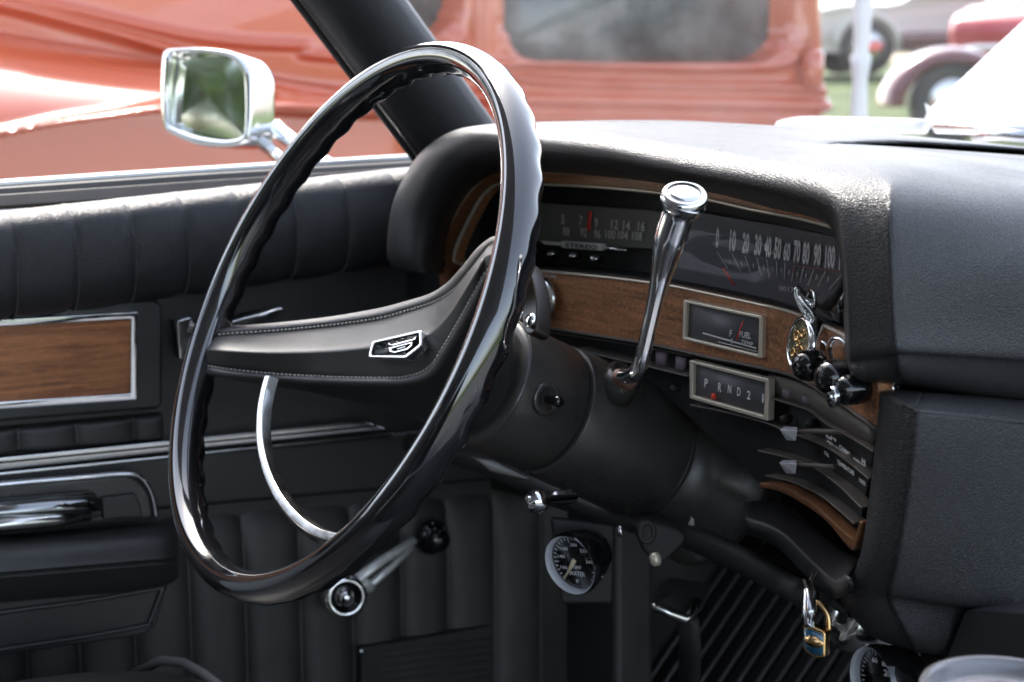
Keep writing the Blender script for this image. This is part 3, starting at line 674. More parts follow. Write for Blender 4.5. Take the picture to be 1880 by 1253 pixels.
build('red_line', *merge(line(Sq(.0195), c2(1160, 785), c2(1540, 838), 1.2), line(Sq(.0195), c2(1160, 785), c2(1150, 840), 1.0)), mat('scale_red', (.45, .09, .06), .5), sp)
build('speed_needle', *merge(line(Sq(.017), c2(612, 800), c2(700, 935), 3.2)), RED, sp)
build('odometer', *tx('00174', *c2(1045, 975), *c2(1190, 998), 9, Sp, 0, .01), LETD, sp)
build('dial_glass', *ribbon_g([Sq(.006)(*p) for p in spx([(1225, 366), (1340, 382), (1450, 404), (1545, 425)], 4)], [Sq(.006)(*p) for p in spx([(1205, 520), (1330, 546), (1450, 572), (1530, 600)], 4)], 20, (0, .001, 0)), GLS, sp)
build('housing_end', *prism_g([Sq(.004)(*p) for p in ((1552, 500), (1552, 520), (1518, 572), (1506, 566))], (0, .02, 0)), BLK, sp)
build('housing_end', *prism_g([Sq(.0)(*p) for p in ((1556, 528), (1556, 556), (1538, 575), (1524, 572))], (0, .02, 0)), GLOSS, sp)
# volume knob
vk = build('volume_knob', *lathe_g(D(1001, 549, -.004), (0, -1, .05), [(.0180, 0), (.0187, .003), (.0155, .006), (.0125, .005), (.0100, .004), (.0100, .016), (.0085, .018), (.006, .0165), (0, .0165)], 36), CHRD, dash)
build('knob_skirt', *lathe_g(D(1001, 549, -.004), (0, -1, .05), [(.0142, .0056), (.0108, .0046)], 36, caps=(0, 0)), GLOSS, vk)
build('volume_lettering', *tx('VOLUME', 990, 508, 1022, 512, 6, lambda a, b: D(a, b, -.0006), 0, .01), LET, vk)
# fuel gauge and gear indicator
def gauge(nm, O, I, rec=.014):
    o = build(nm, *prism_g([D(*p, -.0015) for p in I], (0, .003, 0)), DIAL, dash)
    build('gauge_frame', *frame_g([D(*p, -.0045) for p in rrect(O, 3)], [D(*p, -.0045) for p in rrect(I, 2)], (0, .0065, 0)), GOLDT, o, bevel=.0009)
    return o
fg = gauge('fuel_gauge', [(1254, 550), (1399, 580), (1398, 659), (1252, 624)], [(1260, 557), (1393, 586), (1391, 651), (1257, 619)])
Fq = lambda a, b: D(a, b, -.0021)
build('gauge_lettering', *merge(tx('F', 1339, 618, 1343, 619, 12, Fq, 1, .02), tx('FUEL', 1357, 619, 1378, 623, 11, Fq, 1, .02), tx('E', 1341, 630, 1345, 631, 8, Fq, 1, .02), tx('TEMP', 1360, 632, 1382, 637, 8, Fq, 1, .02)), LET, fg)
build('gauge_needle', *line(lambda a, b: D(a, b, -.0035), (1364, 590), (1351, 625), 2.2), RED, fg)
build('scale_band', *merge(line(Fq, (1290, 612), (1388, 640), 3), line(lambda a, b: D(a, b, -.0026), (1318, 628), (1390, 646), 1.6)), LET, fg)
gi = gauge('gear_indicator', [(1265, 661), (1411, 696), (1409, 774), (1265, 732)], [(1272, 669), (1404, 703), (1401, 763), (1271, 726)])
g = []
for s_, cx, cy in (('P', 1296, 703), ('R', 1321, 711), ('N', 1339, 714), ('D', 1356, 719), ('2', 1374, 725), ('1', 1400, 731)):
    w_ = 1.3 if s_ == '1' else 3.2; g.append(tx(s_, cx-w_, cy+8, cx+w_, cy+9.5, 16, Fq, 1, .02))
build('gear_letters', *merge(*g), WHT, gi)
build('gear_pointer', *prism_g([D(*p, -.0045) for p in ((1306, 723), (1310, 723), (1312, 733), (1305, 733))], (0, .002, 0)), REDB, gi)
# heater panel
hp = rb('heater_panel', spx([(985, 598), (1200, 634), (1300, 657), (1455, 691), (1502, 716), (1612, 790)], 4), spx([(985, 660), (1200, 720), (1300, 800), (1400, 890), (1480, 925), (1572, 1000)], 4), 40, .018, .01, BLK, .0005)
def ledge(P, w, dy, th, m=DUSTY):
    A = spx(P, 5); B = [(x, y+w) for x, y in A]; return rb('ledge', A, B, 30, dy, th, m, .0008, hp)
ledge([(985, 606), (1118, 626), (1200, 640), (1262, 653)], 2, .002, .016)
ledge([(1050, 640), (1185, 671), (1262, 690)], 3, -.001, .018)
ledge([(1411, 729), (1450, 741), (1487, 754), (1515, 776), (1560, 802), (1602, 828)], 3.5, -.001, .018)
build('upper_channel', *ribbon_g([D(*p, .004) for p in spx([(1411, 688), (1455, 699), (1502, 722), (1560, 760), (1606, 792)], 4)], [D(*p, .008) for p in spx([(1411, 728), (1450, 740), (1487, 753), (1515, 775), (1602, 826)], 4)], 24, (0, .003, 0)), DUSTY, hp)
ledge([(1265, 742), (1340, 757), (1409, 776), (1440, 790), (1507, 815), (1550, 842), (1594, 878)], 4, -.001, .011)
ledge([(1390, 826), (1440, 838), (1480, 851), (1507, 866), (1545, 896), (1581, 932)], 4, -.001, .011)
ledge([(1403, 872), (1450, 882), (1502, 906), (1540, 936), (1567, 960)], 5, -.001, .011)
mv = mat('vent_slot', (.26, .20, .24), .6)
for q in ((1204, 645), (1240, 654), (1436, 706), (1472, 716)):
    build('vent_slot', *prism_g([D(q[0]+a_, q[1]+b_, .006) for a_, b_ in ((0, 0), (14, 4), (13, 27), (0, 23))], (0, .004, 0)), mv, hp)
for q in ((1236, 714), (1439, 770), (1486, 779)):
    build('panel_screw', *lathe_g(D(*q, -.000), (0, -1, 0), [(.0028, -.006), (.0030, 0), (.0022, .002), (0, .0025)], 14), BLK, hp)
crystal = mat('clear_knob', (.80, .81, .86), .12, spec=.8, coat=.6)
for (cx, cy, ex, ey) in ((1447, 797, 1546, 797), (1446, 858, 1532, 861)):
    s_ = build('slider_lever', *tube_g([D(cx+10, cy-4, -.022), D((cx+ex)/2, (cy+ey)/2-5, -.014), D(ex, ey-3, .004)], .0016, 8), DUSTY, hp)
    T_ = [D(cx-16, cy-8, -.026), D(cx-8, cy-14, -.018), D(cx+18, cy-13, -.018), D(cx+17, cy-6, -.028)]
    B_ = [D(cx-3, cy+12, -.020), D(cx-1, cy+12, -.018), D(cx+15, cy+13, -.018), D(cx+14, cy+13, -.024)]
    build('slider_knob', T_+B_, [(0, 1, 2, 3), (7, 6, 5, 4), (0, 3, 7, 4), (1, 5, 6, 2), (2, 6, 7, 3), (0, 4, 5, 1)], crystal, hp, smooth=False, bevel=.0006)
Hq = lambda a, b: D(a, b, .010)
def ht(s, x, y, L, h): return tx(s, x, y, x+L*1.15, y+L*.83, h*1.2, Hq, 0, .05)
build('heater_lettering', *merge(ht('OFF', 1516, 803, 10, 5), ht('HI', 1526, 806, 8, 5), ht('A/C', 1518, 812, 9, 5), ht('LO-HI', 1523, 817, 14, 5), ht('FLR', 1541, 822, 8, 5), ht('VENT', 1548, 828, 11, 5), ht('HEAT', 1540, 828, 14, 6), ht('DEFROST', 1567, 848, 19, 7), ht('HI', 1582, 850, 6, 8), ht('COOL', 1513, 834, 8, 6), ht('TEMPERATURE', 1537, 852, 27, 7), ht('WARM', 1577, 885, 10, 7), line(Hq, (1553, 838), (1566, 848), 1)), WHT, hp)
build('wood_sill_trim', *ribbon_g([D(*p, -.012) for p in spx([(1393, 886), (1420, 889), (1444, 896), (1488, 922), (1525, 955), (1562, 987), (1570, 985), (1577, 955)], 4)], [D(*p, -.012) for p in spx([(1392, 896), (1415, 900), (1440, 908), (1472, 926), (1516, 958), (1555, 1004), (1568, 1009), (1582, 960)], 4)], 40, (0, .012, 0)), mat('wood_lip', (.17, .075, .035), .35, var=.3, vscale=120), dash, bevel=.002)
# lower shelf pad
sh = [[D(*p, o) for p in spx([(1385, 915), (1410, 912), (1440, 920), (1480, 948), (1530, 1000), (1570, 1030)], 3)] for o in (.02,)]
s0 = [D(*p, .03) for p in spx([(1365, 925), (1410, 922), (1450, 935), (1490, 965), (1540, 1010), (1580, 1030)], 3)]
s1 = [D(*p, -.03) for p in spx([(1368, 951), (1409, 962), (1444, 983), (1488, 1027), (1535, 1067), (1556, 1056)], 3)]
s2 = [D(*p, -.038) for p in spx([(1368, 956), (1409, 968), (1444, 990), (1488, 1034), (1536, 1075), (1560, 1062)], 3)]
s3 = [D(*p, -.034) for p in spx([(1370, 974), (1405, 985), (1436, 1005), (1480, 1052), (1536, 1096), (1566, 1076)], 3)]
s4 = [D(*p, .02) for p in spx([(1370, 980), (1405, 991), (1436, 1011), (1480, 1056), (1536, 1098), (1566, 1080)], 3)]
build('lower_shelf', *grid([s0, s1, s2, s3, s4]), VINS, dash, solid=.002, soff=0)
# lower dash body behind column
build('column_surround', *prism_g([D(*p, .10) for p in ((960, 640), (1300, 700), (1400, 860), (1400, 1000), (1540, 1100), (1480, 1100), (1100, 960), (900, 900), (700, 800), (760, 600))], (0, .05, 0)), BLK, dash, bevel=.004)
build('lower_dash_edge', *tube_g([D(*p, .0) for p in spx([(700, 800), (850, 838), (960, 880), (1100, 935), (1300, 1000), (1480, 1092)], 4)], .010, 10), VINLOW, dash)
# push-pull knobs right of the fuel gauge
def knob(px, py, rr, ln=.022, ring=True, axd=(-.12, -1, .05)):
    axv = Vector(axd).normalized(); b_ = Y(px, py, dashy(px)-.002-ln)-axv*(ln+.002)
    o = build('control_knob', *lathe_g(b_, axv, [(.004, 0), (.004, ln-.014), (rr*.72, ln-.013), (rr*.95, ln-.008), (rr, ln-.002), (rr*.95, ln+.004), (rr*.7, ln+.008), (rr*.35, ln+.0096), (0, ln+.010)], 32), GLOSS, dash)
    if ring: build('knob_ring', *lathe_g(b_, axv, [(.009, 0), (.0105, .002), (.0105, .004), (.0092, .005)], 28, caps=(0, 0)), CHR, o)
knob(1480, 672, .0098, .050); knob(1524, 694, .0105, .044); knob(1554, 716, .0092, .026)
build('switch_ring', *lathe_g(D(1514, 650, -.003), (0, -1, 0), [(.0085, 0), (.0098, .002), (.0098, .004), (.0085, .005)], 28, caps=(0, 0)), CHR, dash)
build('switch_ring', *lathe_g(D(1546, 646, -.003), (0, -1, 0), [(.0085, 0), (.0098, .002), (.0098, .004), (.0085, .005)], 28, caps=(0, 0)), CHR, dash)
build('switch_ring', *lathe_g(Y(1536, 728, .20), (-.5, -1, 0), [(.0060, 0), (.0068, .002), (.0068, .003), (.0060, .004)], 28, caps=(0, 0)), CHR, dash)
build('lighter_lettering', *tx('LIGHTER', 1537, 620, 1556, 630, 5, lambda a, b: D(a, b, -.0006), 0, .01), LET, dash)

# ------------------------------------------------------------------ 5. steering column
TL = R_(26.65); WN = Vector((0, -math.cos(TL), math.sin(TL))); WC = Vector((-.400, .0494, .9228))
E1 = Vector((1, 0, 0)); E2 = Vector((0, math.sin(TL), math.cos(TL)))
col = thing('steering_column', 'dusty black plastic steering column shroud running down into the dashboard', 'steering column', WC-WN*.3)
build('front_collar', *lathe_g(WC, -WN, [(.045, .134), (.0495, .136), (.0512, .139), (.0512, .1950), (.0508, .1956), (.045, .1958)], 64), COLM, col)
build('rear_shroud', *lathe_g(WC, -WN, [(.045, .2000), (.0516, .2002), (.0523, .2010), (.0545, .304), (.0535, .307), (.049, .308)], 64), COLM, col)
build('column_base', *lathe_g(WC, -WN, [(.048, .3095), (.0535, .3105), (.0575, .335), (.066, .360), (.071, .372), (.072, .378), (.068, .382)], 64), COLM, col)

build('seam_gap', *lathe_g(WC, -WN, [(.0485, .194), (.0485, .202)], 48), BLK, col)
for s_, r_ in ((.305, .0543), (.3725, .0706), (.1385, .0510)):  # thin rings added so the collar edges show as bright lit lines
    build('seam_lit_edge', *tube_g([WC-WN*s_+(E1*math.cos(k*math.pi/32)+E2*math.sin(k*math.pi/32))*r_ for k in range(64)], .0007, 6, closed=True), COLM, col)
def colp(px, py, r):   # sight line met with the column's cylinder
    d = ray(px, py).normalized(); o_ = CAM-WC; a_ = d-WN*d.dot(WN); b_ = o_-WN*o_.dot(WN)
    A_, B_, C_ = a_.dot(a_), 2*a_.dot(b_), b_.dot(b_)-r*r; dd = B_*B_-4*A_*C_
    t = (-B_-math.sqrt(max(0, dd)))/(2*A_); p = CAM+d*t; rad = (p-WC)-WN*(p-WC).dot(WN); return p, rad.normalized()
p, nrm = colp(1003, 733, .0512)
hz = build('hazard_switch', *lathe_g(p-nrm*.003, nrm, [(.0125, 0), (.0125, .0045), (.0118, .0055), (.0075, .0056), (.007, .0045), (0, .0045)], 40), COLM, col)
build('switch_pin', *lathe_g(p, nrm, [(.0032, 0), (.0032, .010), (.0042, .011), (.0042, .017), (.003, .0185), (0, .019)], 20), GLOSS, hz)
u, v2, w = axes(nrm, -WN)
g = []
for k in range(20):
    a_ = -1.2+k*.19; q = p+(u*math.cos(a_)+v2*math.sin(a_))*.0098+nrm*.0028
    rd_ = (u*math.cos(a_)+v2*math.sin(a_)); g.append(box_g(q, .0022, .0009, .0005, Matrix((rd_, nrm.cross(rd_), nrm)).transposed()))
build('switch_marks', *merge(*g), COLM, hz)
p2, n2_ = colp(1137, 712, .0535)
boss = build('lever_boss', *lathe_g(p2-n2_*.006, (n2_*.8+UP*.45).normalized(), [(.0165, 0), (.0165, .010), (.0150, .0165), (.0135, .018), (.0105, .018), (.0100, .014), (0, .013)], 36, sx=1.15, sy=.85, ref=tuple(E2)), COLM, col)
p3, n3 = colp(1050, 886, .052)
build('shroud_hole', *lathe_g(p3-n3*.0005, n3, [(.0085, 0), (.0088, .0012), (.0075, .0012), (.007, .0003), (0, .0003)], 28, sx=.8), BLK, col)
build('under_bracket', *prism_g([at(*q, 1.06) for q in ((862, 838), (905, 846), (975, 880), (960, 882), (900, 868))], -FW*-.01), STEEL if False else COLM, col, bevel=.003)
build('boss_screw', *lathe_g(colp(1143, 722, .070)[0], n2_, [(.0022, 0), (.0018, .001), (0, .0012)], 12), COLM, col)

# gear lever
gl = thing('gear_lever', 'polished chrome trumpet-shaped gear lever on the steering column', 'gear lever', p2)
dL = 0.925
path = [at(1143, 692, .96), at(1160, 690, .945), at(1172, 678, .935), at(1180, 655, .93), at(1196, 585, .925), at(1212, 515, .920), at(1224, 465, .915), at(1236, 425, .91), at(1249, 386, .905), at(1254, 372, .903)]
path = crs(path, 5)
rr_ = []
for i in range(len(path)):
    t = i/(len(path)-1)
    rr_.append(.0046 if t < .45 else .0046+(.0050*sm((t-.45)/.3) if t < .85 else .0050+.0040*sm((t-.85)/.15)))
build('lever_shaft', *tube_g(path, rr_, 24), CHR, gl)
kn = (-FW*.58+UP*.72+RT*.04).normalized(); kc = at(1256, 362, .902)
kb = build('lever_knob', *lathe_g(kc-kn*.006, kn, [(.009, -.007), (.0120, -.002), (.0135, .003), (.0135, .006), (.0124, .0085), (.0100, .0094), (.0093, .0082), (.0088, .0092), (.005, .0098), (0, .0100)], 48), CHR, gl)
build('knob_groove', *lathe_g(kc-kn*.006, kn, [(.0100, .00945), (.0092, .0089)], 48, caps=(0, 0)), BLK, kb)
build('rusty_socket', *lathe_g(at(1148, 694, .963), (n2_*.8+UP*.45).normalized(), [(.0078, -.004), (.0078, .0005), (0, .0005)], 24), RUST, gl)

# ------------------------------------------------------------------ 6. steering wheel
sw = thing('steering_wheel', 'large glossy black steering wheel with padded stitched spoke and chrome horn ring', 'steering wheel', WC)
V_, F_ = [], []; NA, NS = 288, 28; RR = .1972
for i in range(NA):
    a_ = 2*math.pi*i/NA; rd_ = E1*math.cos(a_)+E2*math.sin(a_)
    for k in range(NS):
        ph = 2*math.pi*k/NS; c_, s_ = math.cos(ph), math.sin(ph)
        sc_ = .0013*math.sin(44*a_)*max(0, -s_)**1.2
        x_ = (abs(c_)**.9)*math.copysign(1, c_)*(.0108+sc_*.9); y_ = s_*(.0140+sc_*.7)
        V_.append(WC+rd_*(RR+x_)+WN*(y_-.002))
for i in range(NA):
    for k in range(NS): F_.append((i*NS+k, i*NS+(k+1) % NS, ((i+1) % NA)*NS+(k+1) % NS, ((i+1) % NA)*NS+k))
build('rim', V_, F_, GLOSSW, sw)
def WP(px, py, h=0): return onpl(px, py, WC+WN*h, WN)
PS = [
 (-.002, (380, 612), (384, 618), (374, 645), (362, 668), (358, 680)),
 (-.004, (388, 606), (392, 616), (386, 643), (374, 670), (368, 686)),
 (-.010, (420, 602), (422, 613), (418, 645), (412, 677), (410, 692)),
 (-.026, (500, 596), (500, 608), (498, 648), (498, 686), (498, 699)),
 (-.040, (600, 585), (602, 598), (596, 646), (600, 692), (600, 705)),
 (-.048, (690, 570), (694, 585), (680, 638), (692, 694), (694, 707)),
 (-.050, (745, 556), (750, 570), (742, 625), (745, 692), (748, 706)),
 (-.047, (790, 542), (796, 555), (792, 612), (786, 676), (794, 690)),
 (-.038, (822, 522), (830, 536), (826, 580), (816, 634), (826, 644)),
 (-.026, (850, 492), (857, 506), (852, 540), (845, 585), (857, 592)),
 (-.014, (878, 458), (884, 472), (876, 500), (872, 536), (884, 540)),
 (-.008, (900, 440), (900, 452), (892, 474), (888, 506), (899, 510)),
 (-.006, (915, 436), (912, 448), (905, 468), (902, 490), (912, 494))]
rows = []
for h, T_, S1_, M_, S2_, B_ in PS:
    T_, S1_, M_, S2_, B_ = [Vector((*q, 0)) for q in (T_, S1_, M_, S2_, B_)]
    tip = 1.0 if h < -.009 or h > -.0 else .4
    if h in (-.002,): tip = .15
    r = [(T_, -.014), (T_, -.004), (T_.lerp(S1_, .3), .001), (T_.lerp(S1_, .75), .0015), (S1_, -.0008), (S1_.lerp(M_, .15), .0008), (S1_.lerp(M_, .8), .0062*tip+.001), (M_, .0092*tip+.001), (M_.lerp(S2_, .10), .0085*tip+.001), (M_.lerp(S2_, .4), .005*tip+.001), (M_.lerp(S2_, .85), .0008), (S2_, -.0008), (S2_.lerp(B_, .3), .0015), (S2_.lerp(B_, .8), .001), (B_, -.004), (B_, -.014)]
    rows.append([WP(q.x, q.y, h+dh) for q, dh in r])
pad = build('spoke_pad', *surf(rows, 6, 3), LEATH, sw, solid=.002, soff=0)
def stitches(idx, n):
    L_ = []
    for h, *q in PS: L_.append(WP(q[idx][0], q[idx][1], h+.0018))
    L_ = resample(crs(L_, 8), n*2+1); out = []
    for i in range(n): out.append(tube_g([L_[2*i], L_[2*i].lerp(L_[2*i+1], .5)+WN*.0004, L_[2*i+1]], .00075, 6))
    return out
build('stitching', *merge(*(stitches(1, 85)+stitches(3, 85))), THREAD, pad)
# back of the hub: from the pad's outline down to the column collar
ou = [WP(*q[1], q[0]-.006) for q in PS]+[WP(*q[5], q[0]-.006) for q in reversed(PS)]
ou = resample(crs(ou, 4)+[ou[0]], 97)[:-1]; n = len(ou); hubc = WC-WN*.13; V_ = list(ou); 
def angp(p_): q = p_-WC; return math.atan2(q.dot(E2), q.dot(E1))
circ = []
# match outline points with points round the collar by even steps
a0 = angp(ou[0]); 
for i in range(n): 
    a_ = a0 - 2*math.pi*i/n; circ.append(hubc+(E1*math.cos(a_)+E2*math.sin(a_))*.0445)
lay = [ou]
for t, k_ in ((.12, .02), (.3, .12), (.5, .35), (.7, .66), (.88, .9), (1, 1)):
    lay.append([ou[i].lerp(circ[i], k_)*1.0-WN*(.055*(t-k_)*0.9) if True else ou[i] for i in range(n)])
V_ = [p for l in lay for p in l]; F_ = [(k*n+i, k*n+(i+1) % n, (k+1)*n+(i+1) % n, (k+1)*n+i) for k in range(len(lay)-1) for i in range(n)]
build('hub_back', V_, F_, VINS, sw)
p_ = WP(965, 545, -.03)
bk = build('spoke_back_plate', *prism_g([WP(*q, -.028) for q in spx([(962, 478), (975, 500), (984, 540), (986, 585), (980, 610), (962, 608), (955, 560), (955, 510)], 4, True)], -WN*.012), mat('brown_reflection', (.016, .011, .008), .32), sw, bevel=.002)  # brown reflection on the plate is put into its base colour
build('plate_screw', *lathe_g(WP(977, 590, -.027), WN, [(.0045, 0), (.0045, .002), (.003, .0035), (0, .004)], 20), CHR, bk)
# horn ring
H = [WP(*q, -.016) for q in spx([(492, 692), (484, 722), (478, 760), (478, 815), (490, 868), (512, 915), (545, 955), (585, 982), (625, 992)], 5)]
V_, F_ = [], []
for i, q in enumerate(H):
    t_ = (H[min(i+1, len(H)-1)]-H[max(i-1, 0)]).normalized(); s_ = t_.cross(WN).normalized()
    if s_.dot(q-WC) < 0: s_ = -s_
    V_ += [q+s_*.0055+WN*-.002, q+s_*.0015+WN*.0022, q-s_*.004+WN*.001, q-s_*.005-WN*.007, q+s_*.004-WN*.007]
for i in range(len(H)-1):
    for k in range(5): F_.append((i*5+k, i*5+(k+1) % 5, (i+1)*5+(k+1) % 5, (i+1)*5+k))
build('horn_ring', V_, F_, CHRD, sw, bevel=.0006)
# emblem on the pad
EH = -.0365
def EP(px, py, h=0): return WP(px, py, EH+h)
Oe = spx([(676, 656), (680, 628), (700, 624), (740, 616), (772, 606), (773, 632), (764, 643), (742, 656), (700, 658)], 1, True)
Oe = rrect([(674, 657), (681, 626), (773, 605), (774, 634), (744, 658)], 5)
Ie = rrect([(680, 652), (686, 630), (768, 611), (769, 631), (742, 652)], 4)
em = build('emblem_plate', *prism_g([EP(*q, .001) for q in Ie], -WN*.006), GLOSS, sw)
build('emblem_frame', *frame_g([EP(*q, .0035) for q in Oe], [EP(*q, .0035) for q in Ie], -WN*.007), CHR, em, bevel=.0008)
build('crest', *merge(prism_g([EP(*q, .004) for q in ((712, 629), (718, 632), (757, 622), (764, 617), (762, 624), (722, 635), (714, 634))], -WN*.003),
      frame_g([EP(*q, .004) for q in ((713, 638), (722, 636), (757, 627), (756, 635), (748, 642), (724, 648), (714, 646))], [EP(*q, .004) for q in ((717, 641), (723, 639), (753, 631), (752, 634), (746, 639), (725, 645), (718, 644))], -WN*.003),
      prism_g([EP(*q, .004) for q in ((727, 640), (745, 635), (743, 638), (729, 642))], -WN*.003)), CHR, em, bevel=.0004)

# ------------------------------------------------------------------ 7. small things
# pocket watch hanging in front of the wood board
wc = Y(1476, 634, .250); wa = (RT*-.96-FW*.24+UP*.08).normalized()
pw = thing('pocket_watch', 'silver pocket watch with open gold skeleton dial hanging by the dash knobs', 'pocket watch', wc)
build('watch_case', *lathe_g(wc, wa, [(.0, -.015), (.010, -.0142), (.0155, -.0115), (.0182, -.007), (.0190, -.003), (.0190, .001), (.0178, .0035), (.0158, .0045), (.0150, .0035)], 48, caps=(0, 0)), CHR, pw)
dl_ = build('watch_dial', *lathe_g(wc, wa, [(.0150, .0034), (.0, .0034)], 40), mat('skeleton_dial', (.75, .68, .45), .3, metal=1, var=.6, vscale=700, bump=('noise', 900, 1, .001)), pw)
u, v2, w = axes(wa)
g = [lathe_g(wc+u*a_+v2*b_, wa, [(r_, .0035), (r_, .0048), (r_*.7, .0048), (r_*.7, .0036)], 18) for a_, b_, r_ in ((.005, .003, .004), (-.004, -.005, .0045), (-.006, .005, .003), (.001, -.001, .0022), (.008, -.005, .0028))]
build('watch_gears', *merge(*g), BRASS, dl_)
build('watch_crown', *merge(lathe_g(wc+u*.018, u, [(.0028, 0), (.0028, .004), (.0042, .005), (.0046, .008), (.0042, .011), (0, .0115)], 20), tube_g([wc+u*.022+v2*.0065*math.sin(k*.314)+u*.0065*(1-math.cos(k*.314)) for k in range(20)], .0011, 8, closed=True)), CHR, pw)
g = []
cp = crs([Y(1463, 532, .25), Y(1464, 545, .25), Y(1468, 556, .25), Y(1473, 566, .25), Y(1478, 575, .25)], 4)+crs([Y(1470, 548, .246), Y(1478, 560, .246), Y(1487, 570, .248), Y(1494, 584, .25), Y(1498, 600, .256)], 4)
for i, q in enumerate(cp): g.append(lathe_g(q, (0, 0, 1), [(0, -.0021), (.0015, -.0015), (.0021, 0), (.0015, .0015), (0, .0021)], 10))
build('watch_chain', *merge(*g), CHR, pw)
build('hanging_hook', *tube_g([Y(1463, 533, .25), Y(1464, 528, .262), Y(1500, 560, .28), Y(1540, 590, .27)], .0016, 8), DUSTY, pw)
# padlock-shaped key fob
fc = at(1498, 1176, .93); fn_ = (-FW*.88-RT*.45+UP*.05).normalized()
kf = thing('padlock_key_fob', 'small padlock-shaped brass and blue key fob hanging from the ignition', 'key fob', fc)
def FP(px, py, h=0): return onpl(px, py, fc+fn_*h, fn_)
fo = [FP(*q) for q in rrect([(1474, 1143), (1516, 1160), (1515, 1209), (1494, 1209), (1474, 1194)], 8)]
build('fob_body', *prism_g(fo, -fn_*.011), BRASS, kf, bevel=.0012)
en = build('enamel_face', *prism_g([FP(*q, .0008) for q in rrect([(1476, 1152), (1512, 1165), (1511, 1204), (1494, 1204), (1476, 1190)], 7)], -fn_*.001), BLUEE, kf)
oc = FP(1494, 1179, .0014); ru = (FP(1512, 1184, .0014)-oc); rv = (FP(1495, 1169, .0014)-oc)
build('oval_badge', *prism_g([oc+ru*math.cos(k*.2618)+rv*math.sin(k*.2618) for k in range(24)], -fn_*.001), BRASS, en)
build('badge_script', *text_g('Ford', FP(1483, 1180, .0019), FP(1505, 1187, .0019), FP(1486, 1172, .0019), .0), mat('script_dark', (.12, .09, .03), .5), en)
build('fob_shackle', *tube_g([FP(*q, -.005) for q in spx([(1484, 1150), (1482, 1130), (1486, 1112), (1498, 1106), (1510, 1114), (1520, 1132), (1522, 1158)], 5)], .0016, 10), BRASS, kf)
build('key_blade', *tube_g([at(1484, 1068, .95), at(1490, 1090, .94), at(1491, 1120, .93), at(1488, 1135, .93)], [.004, .004, .003, .003], 8, flat=.4), STEEL, kf)
build('key_strap', *tube_g([at(1497, 1050, .96), at(1480, 1085, .95), at(1478, 1120, .94), at(1482, 1148, .93), at(1492, 1152, .93), at(1488, 1130, .93)], .0018, 8), STEEL, kf)
ig = thing('ignition_lock', 'worn metal ignition lock barrel under the dashboard behind the key fob', 'ignition lock', at(1550, 1130, 1.0))
build('lock_barrel', *lathe_g(at(1555, 1135, 1.0), (-.3, -.75, .35), [(.020, -.04), (.020, 0), (.016, .004), (.012, .004), (.011, .010), (.006, .012), (0, .012)], 32), CHRD, ig)
build('lock_bracket', *merge(prism_g([at(*q, 1.02) for q in ((1505, 1085), (1600, 1100), (1610, 1180), (1560, 1175), (1520, 1130))], FW*.01), tube_g([at(1530, 1105, .99), at(1550, 1120, .985), at(1545, 1140, .99)], .004, 8)), BLK, ig, bevel=.002)
# round gauges
def round_gauge(nm, label, cx, cy, depth, r, ncam, txts, needle, face=True):
    c = at(cx, cy, depth); nn = (RT*ncam[0]+UP*ncam[1]-FW*ncam[2]).normalized()
    o = thing(nm, label, 'gauge', c)
    uu = (UP-nn*UP.dot(nn)).normalized(); vv = uu.cross(nn).normalized()
    if vv.dot(RT) < 0: vv = -vv
    build('gauge_housing', *lathe_g(c, nn, [(r*.8, -.024), (r*1.02, -.012), (r*1.14, -.002), (r*1.17, .004), (r*1.1, .007)], 48, caps=(1, 0)), GLOSS, o)
    build('gauge_bezel', *lathe_g(c, nn, [(r*1.1, .007), (r*1.04, .006), (r*1.0, .001)], 48, caps=(0, 0)), mat('bezel_inner', (.5, .52, .55), .3), o)
    fc_ = build('gauge_face', *lathe_g(c, nn, [(r*1.02, -.001), (0, -.001)], 40), DIAL if False else BLK, o)
    g = []
    for s_, a_, h_, rr2 in txts:
        a_ = R_(a_); q = c+(vv*math.cos(a_)+uu*math.sin(a_))*r*rr2+nn*.0002; w_ = h_*.42*len(s_)
        g.append(text_g(s_, q-vv*w_-uu*h_/2, q+vv*w_-uu*h_/2, q-vv*w_+uu*h_/2, .02))
    for k in range(27):
        a_ = R_(225-k*270/26); d_ = vv*math.cos(a_)+uu*math.sin(a_); L_ = .12 if k % 4 else .2; t_ = nn.cross(d_)*r*.018
        g.append(([c+d_*r*.95+t_+nn*.0002, c+d_*r*.95-t_+nn*.0002, c+d_*r*(.95-L_)-t_+nn*.0002, c+d_*r*(.95-L_)+t_+nn*.0002], [(0, 1, 2, 3)]))
    build('gauge_marks', *merge(*g), WHT, fc_)
    if needle is not None:
        a_ = R_(needle); d_ = vv*math.cos(a_)+uu*math.sin(a_); t_ = nn.cross(d_)
        build('gauge_pointer', *prism_g([c+d_*r*.85+nn*.003+t_*.0005, c+d_*r*.85+nn*.003-t_*.0005, c-d_*r*.2+nn*.003-t_*.0018, c-d_*r*.2+nn*.003+t_*.0018], nn*.0008), mat('pointer_cream', (.75, .68, .40), .4), fc_)
    build('gauge_glass', *lathe_g(c, nn, [(r*1.02, .0045), (r*.5, .0052), (0, .0055)], 32), GLS, o)
    return o
round_gauge('water_temperature_gauge', 'round black water temperature gauge under the steering column', 1056, 1032, 1.16, .0205, (-.62, -.26, .74),
            (('100', 205, .0026, .62), ('140', 165, .0026, .62), ('160', 130, .0026, .62), ('200', 85, .0026, .66), ('220', 45, .0026, .66), ('240', 5, .0026, .66), ('WATER', 270, .0036, .45), ('TEMP', 278, .0026, .2), ('F', 268, .003, .75)), 232)
